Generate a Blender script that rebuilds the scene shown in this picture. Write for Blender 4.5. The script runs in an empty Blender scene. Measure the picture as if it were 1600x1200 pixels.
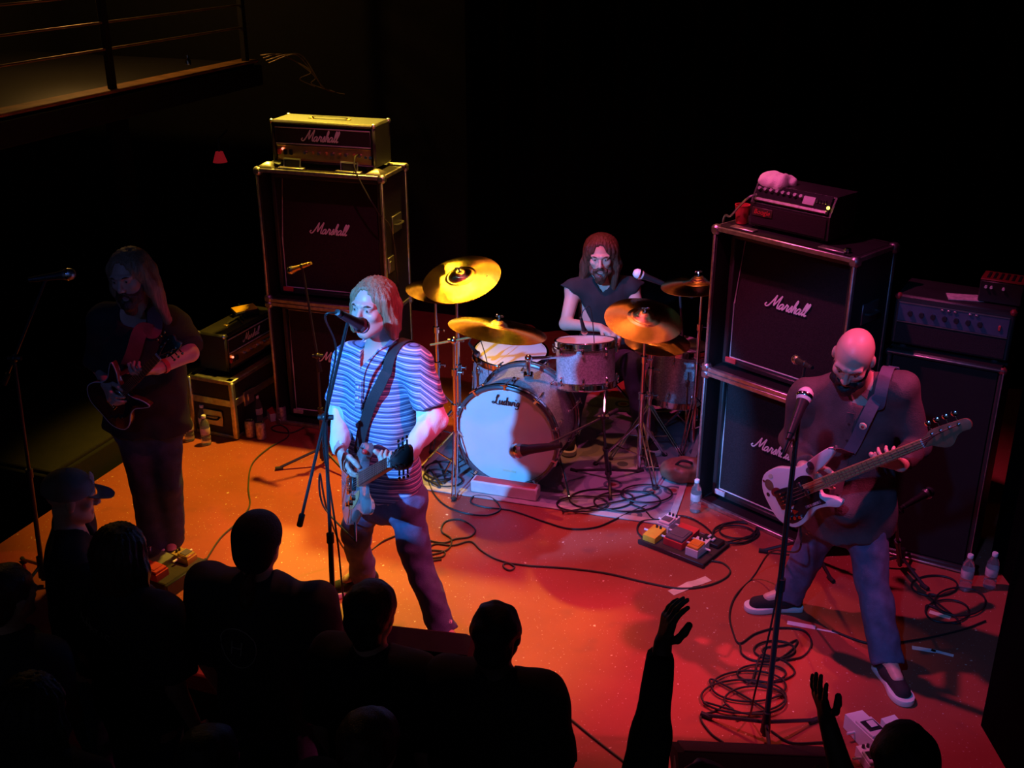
import bpy, bmesh, math, random
import numpy as np
from mathutils import Vector, Matrix
random.seed(7); np.random.seed(7)
PI = math.pi
SC = bpy.context.scene
COL = SC.collection

# ------------------------------------------------------------------ camera
CAM_H, CAM_F, CAM_T = 3.21, 1750.0, math.radians(22.8)
cd = bpy.data.cameras.new('camera'); cam = bpy.data.objects.new('camera', cd); COL.objects.link(cam)
cd.sensor_width = 36.0; cd.lens = CAM_F / 1600 * 36; cd.clip_start = .05; cd.clip_end = 100
cam.location = (0, 0, CAM_H); cam.rotation_euler = (PI / 2 - CAM_T, 0, 0)
SC.camera = cam
FW = np.array([0, math.cos(CAM_T), -math.sin(CAM_T)]); UP = np.array([0, math.sin(CAM_T), math.cos(CAM_T)])
def ray(px, py): return FW + np.array([1., 0, 0]) * (px - 800) / CAM_F + UP * (600 - py) / CAM_F
def P(px, py, z=0.0):            # where the sight line of a measured point meets height z
    d = ray(px, py); return np.array([0, 0, CAM_H]) + d * (z - CAM_H) / d[2]
def A(px, py, Y):                # ... meets the upright plane at distance Y
    d = ray(px, py); return np.array([0, 0, CAM_H]) + d * Y / d[1]

# ------------------------------------------------------------------ world, exposure
SC.view_settings.view_transform = 'Standard'; SC.view_settings.look = 'None'
SC.view_settings.gamma = 1; SC.view_settings.use_curve_mapping = False
SC.view_settings.exposure = 0.0
w = bpy.data.worlds.new('dark_hall'); SC.world = w; w.use_nodes = True
w.node_tree.nodes['Background'].inputs[0].default_value = (.5, .5, .75, 1)
w.node_tree.nodes['Background'].inputs[1].default_value = .03
SC.cycles.max_bounces = 5; SC.cycles.diffuse_bounces = 2; SC.cycles.glossy_bounces = 3; SC.cycles.transmission_bounces = 5
SC.cycles.sample_clamp_indirect = 2.0

# ------------------------------------------------------------------ stage lamps
def spot(loc, aim, col, watts, cone, blend=.5, rad=.08):
    l = bpy.data.lights.new('stage_spot', 'SPOT'); o = bpy.data.objects.new('stage_spot', l); COL.objects.link(o)
    l.color = col; l.energy = watts; l.spot_size = math.radians(cone); l.spot_blend = blend; l.shadow_soft_size = rad
    o.location = loc; o.rotation_euler = (Vector(aim) - Vector(loc)).to_track_quat('-Z', 'Y').to_euler()
    return o
spot((-.4, 7.3, 5.6), (-1.36, 6.2, 0), (1.0, .58, .04), 2050, 34, .9)    # amber, above the left stacks
spot((-1.9, 9.0, 4.4), (-1.12, 6.9, 1.95), (1.0, .68, .06), 1500, 20, .5)  # amber from behind, rakes the tops
spot((-3.7, .5, 3.9), (0, 5.6, .82), (.07, .35, 1.0), 3900, 14.8, .12)      # blue from the front left
spot((-.5, .6, 4.2), (1.55, 4.6, .75), (.10, .30, 1.0), 330, 25, .4)       # blue, weaker, on the bass side
spot((-2.6, .8, 3.8), (-1.85, 5.1, 1.35), (.08, .22, 1.0), 45, 14, .5)     # faint blue on the far left
spot((-1.1, 5.0, 5.8), (1.15, 5.1, .6), (1.0, .11, .42), 640, 40, .7)     # pink from high on the left
spot((-1.1, 5.0, 5.8), (.60, 7.0, 1.15), (1.0, .07, .24), 950, 10, .6)     # pink special on the drummer
spot((3.4, 4.0, 5.4), (.4, 4.9, .4), (1.0, .07, .22), 1250, 32, .8)        # red from the right
spot((1.5, 1.9, 4.5), (-.38, 4.6, 1.4), (1.0, .05, .18), 520, 11, .5)     # red special on the singer's left side
spot((3.4, 4.0, 5.4), (-1.72, 4.98, 1.12), (1.0, .03, .12), 300, 7, .6)    # narrow red beam on the left guitarist
spot((.2, 7.6, 5.8), (.0, 5.15, 0), (1.0, .24, .10), 460, 40, .7)           # orange red wash from upstage
spot((.0, 3.3, 5.8), (.3, 6.7, 1.2), (1.0, .11, .40), 240, 40, .6)         # pink front light on the amplifiers

# ------------------------------------------------------------------ materials
MATS = {}
def mat(name, col, rough=.6, metal=0.0, var=.15, scale=12.0, bump=0.0, bscale=60.0, spec=.5, trans=0.0, coat=0.0, emit=None, stretch=None):
    if name in MATS: return MATS[name]
    m = bpy.data.materials.new(name); m.use_nodes = True; nt = m.node_tree; b = nt.nodes['Principled BSDF']
    b.inputs['Roughness'].default_value = rough; b.inputs['Metallic'].default_value = metal
    b.inputs['Specular IOR Level'].default_value = spec
    b.inputs['Transmission Weight'].default_value = trans; b.inputs['Coat Weight'].default_value = coat
    tc = nt.nodes.new('ShaderNodeTexCoord'); src = tc.outputs['Object']
    if stretch:
        mp = nt.nodes.new('ShaderNodeMapping'); mp.inputs['Scale'].default_value = stretch
        nt.links.new(src, mp.inputs['Vector']); src = mp.outputs['Vector']
    n = nt.nodes.new('ShaderNodeTexNoise'); n.inputs['Scale'].default_value = scale; n.inputs['Detail'].default_value = 4
    nt.links.new(src, n.inputs['Vector'])
    r = nt.nodes.new('ShaderNodeValToRGB'); nt.links.new(n.outputs['Fac'], r.inputs['Fac'])
    r.color_ramp.elements[0].position = .3; r.color_ramp.elements[1].position = .7
    r.color_ramp.elements[0].color = tuple(c * (1 - var) for c in col) + (1,)
    r.color_ramp.elements[1].color = tuple(min(1, c * (1 + var)) for c in col) + (1,)
    nt.links.new(r.outputs['Color'], b.inputs['Base Color'])
    if bump:
        n2 = nt.nodes.new('ShaderNodeTexNoise'); n2.inputs['Scale'].default_value = bscale; n2.inputs['Detail'].default_value = 3
        nt.links.new(src, n2.inputs['Vector'])
        bp = nt.nodes.new('ShaderNodeBump'); bp.inputs['Strength'].default_value = bump; bp.inputs['Distance'].default_value = .004
        nt.links.new(n2.outputs['Fac'], bp.inputs['Height']); nt.links.new(bp.outputs['Normal'], b.inputs['Normal'])
    if emit:
        b.inputs['Emission Color'].default_value = tuple(emit[:3]) + (1,); b.inputs['Emission Strength'].default_value = emit[3]
    MATS[name] = m; return m
def nodes_of(m): return m.node_tree, m.node_tree.nodes['Principled BSDF']

K = dict(
 tolex=mat('black_tolex', (.022, .02, .02), .42, bump=.35, bscale=260, spec=.7), ply=mat('black_case_board', (.014, .013, .014), .5, bump=.15, bscale=120),
 grille=mat('black_grille_cloth', (.03, .02, .022), .9, var=.35, scale=240, bump=.6, bscale=420, spec=.15),
 piping=mat('pale_piping', (.6, .6, .58), .5), alu=mat('case_aluminium', (.62, .60, .58), .42, 1.0, var=.25, scale=30),
 logo=mat('white_logo_plastic', (.85, .82, .82), .4, var=.04), gold=mat('gold_panel', (.75, .5, .16), .35, .8, var=.1),
 chrome=mat('chrome', (.85, .85, .86), .14, 1.0, var=.05), steel=mat('dull_steel', (.5, .5, .52), .38, 1.0),
 black=mat('black_plastic', (.02, .02, .022), .4), rubber=mat('black_rubber', (.015, .015, .016), .75, bump=.2),
 blackmetal=mat('black_painted_metal', (.03, .03, .033), .35, spec=.6), cable=mat('black_cable', (.018, .016, .016), .5),
 greencable=mat('dark_olive_cable', (.05, .055, .03), .5),
 white=mat('white_plastic', (.8, .79, .8), .4, var=.05), cream=mat('cream_tape', (.78, .7, .5), .7, var=.12, bump=.2),
 towel=mat('white_towel', (.85, .8, .82), .95, var=.06, bump=.8, bscale=180), red=mat('red_plastic', (.62, .05, .05), .45), orange=mat('orange_enamel', (.9, .36, .03), .35),
 yellow=mat('yellow_enamel', (.9, .5, .04), .35), grey=mat('grey_rubber_pad', (.13, .12, .14), .7, bump=.5, bscale=300), blue=mat('blue_enamel', (.1, .2, .6), .4),
 drumhead=mat('white_drum_skin', (.80, .80, .82), .5, var=.04, scale=5, bump=.05), hoop=mat('drum_hoop_lacquer', (.10, .09, .10), .25, coat=.6),
 skin=mat('skin', (.62, .36, .27), .5, var=.08, scale=9, bump=.12, bscale=160), skin2=mat('pale_skin', (.66, .42, .34), .42, var=.06, scale=9, bump=.08, bscale=160),
 skindark=mat('brown_skin', (.11, .07, .055), .5, var=.1), lip=mat('lip_skin', (.5, .2, .18), .5), eyewhite=mat('eye_white', (.42, .40, .39), .35, var=.03), iris=mat('dark_iris', (.03, .02, .02), .2),
 hairlight=mat('light_brown_hair', (.30, .17, .09), .5, var=.35, scale=40, bump=.9, bscale=70, stretch=(3, 3, .25)),
 hairdark=mat('dark_brown_hair', (.075, .035, .02), .45, var=.45, scale=40, bump=.9, bscale=70, stretch=(3, 3, .25)),
 hairblack=mat('black_hair', (.012, .011, .012), .6, var=.3, scale=50, bump=.8, bscale=90),
 denim=mat('blue_denim', (.10, .13, .24), .85, var=.25, scale=18, bump=.5, bscale=320), denimdark=mat('dark_denim', (.05, .06, .11), .85, var=.3, scale=18, bump=.5, bscale=320),
 teeblack=mat('black_cotton', (.018, .017, .018), .9, var=.2, bump=.4, bscale=250), teegrey=mat('charcoal_cotton', (.045, .045, .06), .9, var=.2, bump=.4, bscale=250),
 shirtdark=mat('dark_button_shirt', (.085, .06, .065), .8, var=.25, scale=16, bump=.5, bscale=200), sleevewhite=mat('white_jersey', (.78, .78, .78), .9, var=.05, bump=.4, bscale=200),
 strap=mat('black_webbing', (.02, .02, .024), .7, bump=.5, bscale=300), strapblue=mat('grey_leather_strap', (.09, .09, .13), .6, bump=.3), strapred=mat('dark_red_strap', (.2, .04, .05), .6, bump=.3),
 canvas=mat('black_canvas', (.02, .02, .022), .85, bump=.5, bscale=300), sole=mat('white_rubber_sole', (.75, .74, .72), .6, var=.08),
 rosewood=mat('rosewood', (.06, .03, .02), .5, var=.4, scale=40, stretch=(1, 8, 8)), maple=mat('maple_neck', (.5, .27, .12), .4, var=.2, scale=20, stretch=(1, 8, 8)),
 bassbody=mat('white_lacquer', (.82, .82, .85), .22, var=.03, coat=.5), guard=mat('black_pickguard', (.015, .015, .016), .25),
 sgred=mat('dark_cherry_lacquer', (.10, .02, .015), .25, var=.3, coat=.5), walnut=mat('brown_headstock', (.22, .12, .07), .4, var=.3, scale=20),
 paper=mat('paper_label', (.6, .45, .45), .7, var=.3, scale=30), cap=mat('grey_cap_cloth', (.22, .2, .21), .9, var=.2, bump=.4, bscale=250), knit=mat('dark_knit', (.035, .03, .035), .95, var=.3, scale=60, bump=1.0, bscale=200),
 can=mat('printed_can', (.42, .33, .42), .35, .6, var=.5, scale=60), wood=mat('painted_wood_block', (.75, .68, .66), .6, var=.1),
 greybox=mat('grey_carpet_top', (.013, .011, .011), .9, var=.2, bump=.5, bscale=200), curtain=mat('black_drape', (.0008, .0008, .0009), .95, var=.3, bump=.3, spec=.05),
 wallblack=mat('black_wall_paint', (.006, .0055, .0055), .9, var=.2), wedgeblack=mat('matt_black_carpet_covering', (.010, .0095, .010), .95, spec=.1), balcony=mat('lit_edge_timber', (.42, .20, .07), .6, var=.35, scale=8), rail=mat('rail_steel', (.5, .36, .2), .45, .7),
 column=mat('violet_lit_grey', (.10, .085, .11), .7), amppanel=mat('grey_blue_panel', (.09, .10, .16), .4, .3), burnt=mat('dark_red_unit', (.22, .02, .02), .5), board=mat('pedalboard_carpet', (.05, .04, .03), .9, bump=.5, bscale=300),
)
def glassy(name, col, rough, trans, ior=1.45, alpha=1.0):
    m = mat(name, col, rough, trans=trans, var=.03); nt, b = nodes_of(m); b.inputs['IOR'].default_value = ior; return m
K['water'] = glassy('clear_bottle', (.92, .94, .95), .06, .9, 1.3)
K['acrylic'] = glassy('clear_acrylic', (.82, .86, .9), .08, .82, 1.2)
# cymbal bronze with turned grooves
def cymbal_mat(name, col, rough):
    m = mat(name, col, rough, 1.0, var=.12, scale=8); nt, b = nodes_of(m)
    tc = nt.nodes.new('ShaderNodeTexCoord'); wv = nt.nodes.new('ShaderNodeTexWave'); wv.wave_type = 'RINGS'; wv.rings_direction = 'Z'
    wv.inputs['Scale'].default_value = 55; wv.inputs['Distortion'].default_value = .6; wv.inputs['Detail'].default_value = 2
    nt.links.new(tc.outputs['Object'], wv.inputs['Vector'])
    bp = nt.nodes.new('ShaderNodeBump'); bp.inputs['Strength'].default_value = .35; bp.inputs['Distance'].default_value = .001
    nt.links.new(wv.outputs['Fac'], bp.inputs['Height']); nt.links.new(bp.outputs['Normal'], b.inputs['Normal'])
    b.inputs['Anisotropic'].default_value = .95
    tg = nt.nodes.new('ShaderNodeTangent'); tg.direction_type = 'RADIAL'; tg.axis = 'Z'; nt.links.new(tg.outputs['Tangent'], b.inputs['Tangent'])
    return m
K['bronze'] = cymbal_mat('bronze_cymbal', (.66, .40, .11), .26)
K['bronzedark'] = cymbal_mat('dark_bronze_cymbal', (.42, .24, .10), .26)
# silver sparkle wrap
m = mat('silver_sparkle_wrap', (.55, .55, .60), .35, .35, var=.1, coat=.4); nt, b = nodes_of(m)
v = nt.nodes.new('ShaderNodeTexVoronoi'); v.inputs['Scale'].default_value = 150; tc = nt.nodes.new('ShaderNodeTexCoord'); nt.links.new(tc.outputs['Object'], v.inputs['Vector'])
mx = nt.nodes.new('ShaderNodeValToRGB'); mx.color_ramp.elements[0].color = (.36, .36, .40, 1); mx.color_ramp.elements[1].color = (.80, .80, .85, 1); nt.links.new(v.outputs['Color'], mx.inputs['Fac']); nt.links.new(mx.outputs['Color'], b.inputs['Base Color'])
K['sparkle'] = m
# red painted stage deck with scuffs and specks
m = mat('red_stage_paint', (.36, .075, .045), .55, var=.1, scale=2.5, bump=.15, bscale=90, spec=.35); nt, b = nodes_of(m)
base = b.inputs['Base Color'].links[0].from_socket
tc = nt.nodes.new('ShaderNodeTexCoord')
def speck(scale, lo, hi, col, prev):
    n = nt.nodes.new('ShaderNodeTexNoise'); n.inputs['Scale'].default_value = scale; n.inputs['Detail'].default_value = 1.5; nt.links.new(tc.outputs['Object'], n.inputs['Vector'])
    r = nt.nodes.new('ShaderNodeMapRange'); r.inputs[1].default_value = lo; r.inputs[2].default_value = hi; nt.links.new(n.outputs['Fac'], r.inputs[0])
    x = nt.nodes.new('ShaderNodeMix'); x.data_type = 'RGBA'; x.inputs['B'].default_value = col + (1,)
    nt.links.new(r.outputs[0], x.inputs['Factor']); nt.links.new(prev, x.inputs['A']); return x.outputs['Result']
s1 = speck(33, .735, .75, (.75, .6, .45), base)
s2 = speck(85, .705, .72, (.6, .42, .35), s1)
s3 = speck(6, .62, .8, (.26, .06, .045), s2)
nt.links.new(s3, b.inputs['Base Color'])
K['deck'] = m
# striped polo
m = mat('striped_polo_jersey', (.2, .27, .5), .9, bump=.4, bscale=250); nt, b = nodes_of(m)
tc = nt.nodes.new('ShaderNodeTexCoord'); sx = nt.nodes.new('ShaderNodeSeparateXYZ'); nt.links.new(tc.outputs['Object'], sx.inputs[0])
n = nt.nodes.new('ShaderNodeTexNoise'); n.inputs['Scale'].default_value = 4; nt.links.new(tc.outputs['Object'], n.inputs['Vector'])
ma = nt.nodes.new('ShaderNodeMath'); ma.operation = 'MULTIPLY_ADD'; ma.inputs[1].default_value = .03; nt.links.new(n.outputs['Fac'], ma.inputs[0])
def mth(op, a, b_=None):
    q = nt.nodes.new('ShaderNodeMath'); q.operation = op
    for i_, v_ in enumerate((a, b_)):
        if v_ is None: continue
        if isinstance(v_, (int, float)): q.inputs[i_].default_value = v_
        else: nt.links.new(v_, q.inputs[i_])
    return q
POLO_X = mth('SUBTRACT', sx.outputs['X'], 0.0)          # offset from the middle of the trunk, set when the shirt is built
sl_ = mth('MULTIPLY', mth('MAXIMUM', mth('SUBTRACT', mth('MAXIMUM', POLO_X.outputs[0], 0.0).outputs[0], .185).outputs[0], 0.0).outputs[0], .8)
nt.links.new(mth('ADD', sx.outputs['Z'], sl_.outputs[0]).outputs[0], ma.inputs[2])
mu = nt.nodes.new('ShaderNodeMath'); mu.operation = 'MULTIPLY'; mu.inputs[1].default_value = 1 / .054; nt.links.new(ma.outputs[0], mu.inputs[0])
fr_ = nt.nodes.new('ShaderNodeMath'); fr_.operation = 'FRACT'; nt.links.new(mu.outputs[0], fr_.inputs[0])
r = nt.nodes.new('ShaderNodeValToRGB'); r.color_ramp.interpolation = 'CONSTANT'; nt.links.new(fr_.outputs[0], r.inputs['Fac'])
el = r.color_ramp.elements; base_c = (.17, .23, .42, 1); pale = (.72, .72, .78, 1); navy = (.05, .055, .14, 1)
el[0].position = 0; el[0].color = base_c; el[1].position = .16; el[1].color = pale
for p_, c_ in ((.25, base_c), (.37, navy), (.45, base_c), (.55, (.5, .5, .62, 1)), (.62, base_c), (.72, pale), (.80, base_c), (.90, navy), (.96, base_c)):
    e = el.new(p_); e.color = c_
nt.links.new(r.outputs['Color'], b.inputs['Base Color']); K['polo'] = m
# rug
m = mat('patterned_rug', (.5, .5, .5), .95, bump=.6, bscale=250); nt, b = nodes_of(m)
tc = nt.nodes.new('ShaderNodeTexCoord'); v = nt.nodes.new('ShaderNodeTexVoronoi'); v.inputs['Scale'].default_value = 4.2; nt.links.new(tc.outputs['Object'], v.inputs['Vector'])
r = nt.nodes.new('ShaderNodeValToRGB'); el = r.color_ramp.elements; r.color_ramp.interpolation = 'CONSTANT'; nt.links.new(v.outputs['Distance'], r.inputs['Fac'])
el[0].color = (0.248, 0.043, 0.037, 1); el[1].position = .1; el[1].color = (0.341, 0.285, 0.223, 1)
for p_, c_ in ((.17, (0.081, 0.105, 0.136, 1)), (.25, (0.310, 0.322, 0.347, 1)), (.62, (0.223, 0.242, 0.285, 1)), (.75, (0.310, 0.322, 0.347, 1))):
    e = el.new(p_); e.color = c_
nt.links.new(r.outputs['Color'], b.inputs['Base Color']); K['rug'] = m

# ------------------------------------------------------------------ mesh helpers
WM = {}                                  # world matrix of every linked object
I4 = np.eye(4)
def Tr(x, y=None, z=None):
    m = np.eye(4); m[:3, 3] = x if y is None else (x, y, z); return m
def Rz(a):
    c, s = math.cos(a), math.sin(a); m = np.eye(4); m[:2, :2] = ((c, -s), (s, c)); return m
def Rx(a):
    c, s = math.cos(a), math.sin(a); m = np.eye(4); m[1:3, 1:3] = ((c, -s), (s, c)); return m
def Ry(a):
    c, s = math.cos(a), math.sin(a); m = np.eye(4); m[0, 0] = c; m[0, 2] = s; m[2, 0] = -s; m[2, 2] = c; return m
def nrm(v): v = np.asarray(v, float); return v / (np.linalg.norm(v) + 1e-12)
def frame(o, x, zhint):                  # x exactly along x, z as near zhint as it can be
    x = nrm(x); y = nrm(np.cross(zhint, x)); z = np.cross(x, y); m = np.eye(4); m[:3, 0] = x; m[:3, 1] = y; m[:3, 2] = z; m[:3, 3] = o; return m
def frz(o, z, xhint=(1, 0, 0)):          # z exactly along z
    z = nrm(z)
    if abs(np.dot(z, nrm(xhint))) > .98: xhint = (0, 1, 0)
    y = nrm(np.cross(z, xhint)); x = np.cross(y, z); m = np.eye(4); m[:3, 0] = x; m[:3, 1] = y; m[:3, 2] = z; m[:3, 3] = o; return m
def spl(pts, n=8, closed=False):         # Catmull-Rom
    p = [np.asarray(q, float) for q in pts]
    if closed: p = [p[-1]] + p + [p[0], p[1]]
    else: p = [2 * p[0] - p[1]] + p + [2 * p[-1] - p[-2]]
    out = []
    for i in range(1, len(p) - 2):
        a, b_, c, d = p[i - 1:i + 3]
        for t in np.linspace(0, 1, n, endpoint=False):
            out.append(.5 * (2 * b_ + (c - a) * t + (2 * a - 5 * b_ + 4 * c - d) * t * t + (3 * b_ - a - 3 * c + d) * t ** 3))
    if not closed: out.append(p[-2])
    return out
class M:
    def __init__(s, X=None): s.v = []; s.f = []; s.m = []; s.n = 0; s.X = I4 if X is None else X
    def add(s, v, f, mi=0, X=None):
        v = np.asarray(v, float).reshape(-1, 3)
        if X is not None: v = v @ X[:3, :3].T + X[:3, 3]
        v = v @ s.X[:3, :3].T + s.X[:3, 3]
        s.v.append(v); s.f += [tuple(i + s.n for i in q) for q in f]; s.m += [mi] * len(f); s.n += len(v); return s
    def box(s, c, d, bev=0.0, X=None, mi=0):
        c = np.asarray(c, float); hx, hy, hz = (q / 2 for q in d); b_ = min(bev, hx * .9, hy * .9, hz * .9)
        sg = [(a, e, g) for a in (-1, 1) for e in (-1, 1) for g in (-1, 1)]
        if b_ <= 0:
            v = [c + (a * hx, e * hy, g * hz) for a, e, g in sg]
            return s.add(v, [(0, 1, 3, 2), (4, 6, 7, 5), (0, 4, 5, 1), (2, 3, 7, 6), (0, 2, 6, 4), (1, 5, 7, 3)], mi, X)
        v = []
        for a, e, g in sg:
            v += [c + (a * hx, e * (hy - b_), g * (hz - b_)), c + (a * (hx - b_), e * hy, g * (hz - b_)), c + (a * (hx - b_), e * (hy - b_), g * hz)]
        q = lambda a, e, g, k: 3 * sg.index((a, e, g)) + k
        f = []
        for a in (-1, 1):
            r_ = lambda L: L if a > 0 else L[::-1]
            f.append(tuple(r_([q(a, -1, -1, 0), q(a, 1, -1, 0), q(a, 1, 1, 0), q(a, -1, 1, 0)])))
            f.append(tuple(r_([q(-1, a, -1, 1), q(-1, a, 1, 1), q(1, a, 1, 1), q(1, a, -1, 1)])))
            f.append(tuple(r_([q(-1, -1, a, 2), q(1, -1, a, 2), q(1, 1, a, 2), q(-1, 1, a, 2)])))
        for a in (-1, 1):
            for e in (-1, 1):
                k = a * e; r_ = lambda L: tuple(L if k > 0 else L[::-1])
                f.append(r_([q(a, e, -1, 0), q(a, e, -1, 1), q(a, e, 1, 1), q(a, e, 1, 0)]))
                f.append(r_([q(-1, a, e, 1), q(-1, a, e, 2), q(1, a, e, 2), q(1, a, e, 1)]))
                f.append(r_([q(a, -1, e, 2), q(a, -1, e, 0), q(a, 1, e, 0), q(a, 1, e, 2)]))
        for a, e, g in sg:
            t = (q(a, e, g, 0), q(a, e, g, 1), q(a, e, g, 2)); f.append(t if a * e * g > 0 else t[::-1])
        return s.add(v, f, mi, X)
    def lathe(s, prof, X=None, n=24, mi=0, ang=2 * PI, a0=0.0, cap0=False, cap1=False):
        full = abs(ang - 2 * PI) < 1e-6; k = n if full else n + 1
        v = []; f = []
        for r_, z in prof:
            for i in range(k):
                t = a0 + ang * i / n; v.append((r_ * math.cos(t), r_ * math.sin(t), z))
        for j in range(len(prof) - 1):
            for i in range(n):
                i2 = (i + 1) % k; f.append((j * k + i, j * k + i2, (j + 1) * k + i2, (j + 1) * k + i))
        if cap0: f.append(tuple(range(k))[::-1])
        if cap1: f.append(tuple((len(prof) - 1) * k + i for i in range(k)))
        return s.add(v, f, mi, X)
    def cyl(s, a, b, r0, r1=None, n=12, mi=0, X=None):
        a = np.asarray(a, float); b = np.asarray(b, float); L = np.linalg.norm(b - a)
        Y = frz(a, b - a); Y = Y if X is None else X @ Y
        return s.lathe([(r0, 0), (r0 if r1 is None else r1, L)], Y, n, mi, cap0=True, cap1=True)
    def ball(s, c, r, n=10, mi=0, X=None, sc=(1, 1, 1)):
        Y = Tr(np.asarray(c, float)) @ np.diag([sc[0], sc[1], sc[2], 1.]); Y = Y if X is None else X @ Y
        k = max(4, n // 2); return s.lathe([(max(1e-5, r * math.sin(PI * i / k)), -r * math.cos(PI * i / k)) for i in range(k + 1)], Y, n, mi)
    def tube(s, pts, r, n=6, mi=0, X=None, closed=False, flat=None):
        p = np.asarray(pts, float); N = len(p); rr = np.broadcast_to(r, (N,))
        t = np.gradient(p, axis=0)
        if closed: t = np.roll(p, -1, 0) - np.roll(p, 1, 0)
        u = np.array((0, 0, 1.)) if flat is None else nrm(flat); v = []
        for i in range(N):
            d = nrm(t[i]); x = np.cross(d, u)
            if np.linalg.norm(x) < 1e-3: x = np.cross(d, (1, 0, 0.01))
            x = nrm(x); y = np.cross(x, d)
            for j in range(n):
                a = 2 * PI * j / n; v.append(p[i] + rr[i] * (x * math.cos(a) + y * math.sin(a) * (1 if flat is None else .35)))
        f = []
        for i in range(N if closed else N - 1):
            i2 = (i + 1) % N
            for j in range(n): j2 = (j + 1) % n; f.append((i * n + j, i * n + j2, i2 * n + j2, i2 * n + j))
        if not closed: f += [tuple(range(n))[::-1], tuple((N - 1) * n + j for j in range(n))]
        return s.add(v, f, mi, X)
    def ribbon(s, pts, nors, wid, th, mi=0):     # flat strap along pts, nors = outward
        p = np.asarray(pts, float); t = np.gradient(p, axis=0); v = []
        for i in range(len(p)):
            nn = nrm(nors[i]); d = nrm(t[i]); x = nrm(np.cross(d, nn)) * wid / 2
            v += [p[i] - x, p[i] + x, p[i] + x + nn * th, p[i] - x + nn * th]
        f = []
        for i in range(len(p) - 1):
            for j in range(4): f.append((i * 4 + j, i * 4 + (j + 1) % 4, i * 4 + 4 + (j + 1) % 4, i * 4 + 4 + j))
        e = 4 * (len(p) - 1); f += [(3, 2, 1, 0), (e, e + 1, e + 2, e + 3)]
        return s.add(v, f, mi)
    def prism(s, out, z0, z1, X=None, bev=0.0, mi=0):   # 2-D outline extruded z0..z1 with a soft edge
        o = np.asarray(out, float); n = len(o); c = o.mean(0)
        t = np.roll(o, -1, 0) - np.roll(o, 1, 0); nr = np.stack([t[:, 1], -t[:, 0]], 1); nr /= np.linalg.norm(nr, axis=1)[:, None] + 1e-9
        area = .5 * np.sum(o[:, 0] * np.roll(o[:, 1], -1) - np.roll(o[:, 0], -1) * o[:, 1])
        if area < 0: o = o[::-1]; nr = -nr[::-1] * -1; t = np.roll(o, -1, 0) - np.roll(o, 1, 0); nr = np.stack([t[:, 1], -t[:, 0]], 1); nr /= np.linalg.norm(nr, axis=1)[:, None] + 1e-9
        lay = [(z0, 0)] + ([] if not bev else []) + [(z1, 0)]
        if bev: lay = [(z0, -bev), (z0 + bev * .3, -bev * .3), (z0 + bev, 0), (z1 - bev, 0), (z1 - bev * .3, -bev * .3), (z1, -bev)]
        v = []; f = []
        for z, off in lay: v += [(q[0] + k[0] * off, q[1] + k[1] * off, z) for q, k in zip(o, nr)]
        for j in range(len(lay) - 1):
            for i in range(n): i2 = (i + 1) % n; f.append((j * n + i, j * n + i2, (j + 1) * n + i2, (j + 1) * n + i))
        f += [tuple(range(n))[::-1], tuple((len(lay) - 1) * n + i for i in range(n))]
        return s.add(v, f, mi, X)
    def obj(s, name, mats, parent=None, loc=None, flat=False, ang=38):
        v = np.concatenate(s.v); Wp = I4
        if parent is not None: Wp = WM[parent]
        elif loc is not None: Wp = Tr(np.asarray(loc, float))
        iv = np.linalg.inv(Wp); v = v @ iv[:3, :3].T + iv[:3, 3]
        me = bpy.data.meshes.new(name); me.from_pydata(v.tolist(), [], s.f)
        for m_ in (mats if isinstance(mats, (list, tuple)) else [mats]): me.materials.append(K[m_] if isinstance(m_, str) else m_)
        me.polygons.foreach_set('material_index', s.m)
        if not flat:
            me.polygons.foreach_set('use_smooth', [True] * len(me.polygons)); me.set_sharp_from_angle(angle=math.radians(ang))
        me.update(); return link(name, me, parent, Wp)
def link(name, me, parent, Wp=None):
    o = bpy.data.objects.new(name, me); COL.objects.link(o)
    if parent is not None: o.parent = parent; WM[o] = WM[parent]
    else:
        o.matrix_world = Matrix(Wp.tolist()); WM[o] = Wp
    return o
def tag(o, label=None, cat=None, group=None, kind=None):
    for k_, v_ in (('label', label), ('category', cat), ('group', group), ('kind', kind)):
        if v_: o[k_] = v_
    return o
def thing(name, label, cat, loc=(0, 0, 0), rz=0.0, group=None):
    o = bpy.data.objects.new(name, None); COL.objects.link(o); o.empty_display_size = .1
    o.location = tuple(float(q) for q in loc); o.rotation_euler = (0, 0, rz); WM[o] = Tr(np.asarray(loc, float)) @ Rz(rz)
    return tag(o, label, cat, group)
def copy_tree(o, W, parent=None):        # a copy of a thing with copies of its parts and sub-parts
    c = o.copy(); COL.objects.link(c)
    if parent is not None: c.parent = parent; WM[c] = WM[parent]
    else: c.matrix_world = Matrix(W.tolist()); WM[c] = W
    for ch in list(o.children): copy_tree(ch, None, c)
    return c
def text(name, s, size, X, m, parent, ext=.0008, shear=0.0, align='CENTER'):
    cu = bpy.data.curves.new(name, 'FONT'); cu.body = s; cu.size = size; cu.extrude = ext; cu.shear = shear; cu.align_x = align; cu.align_y = 'CENTER'; cu.resolution_u = 3
    t = bpy.data.objects.new(name, cu); COL.objects.link(t); bpy.context.view_layer.update()
    me = bpy.data.meshes.new_from_object(t.evaluated_get(bpy.context.evaluated_depsgraph_get())); bpy.data.objects.remove(t); bpy.data.curves.remove(cu)
    Y = np.linalg.inv(WM[parent]) @ X; me.transform(Matrix(Y.tolist())); me.materials.clear(); me.materials.append(K[m]); return link(name, me, parent)
def bez(pts, n=6): return spl(pts, n)

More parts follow.
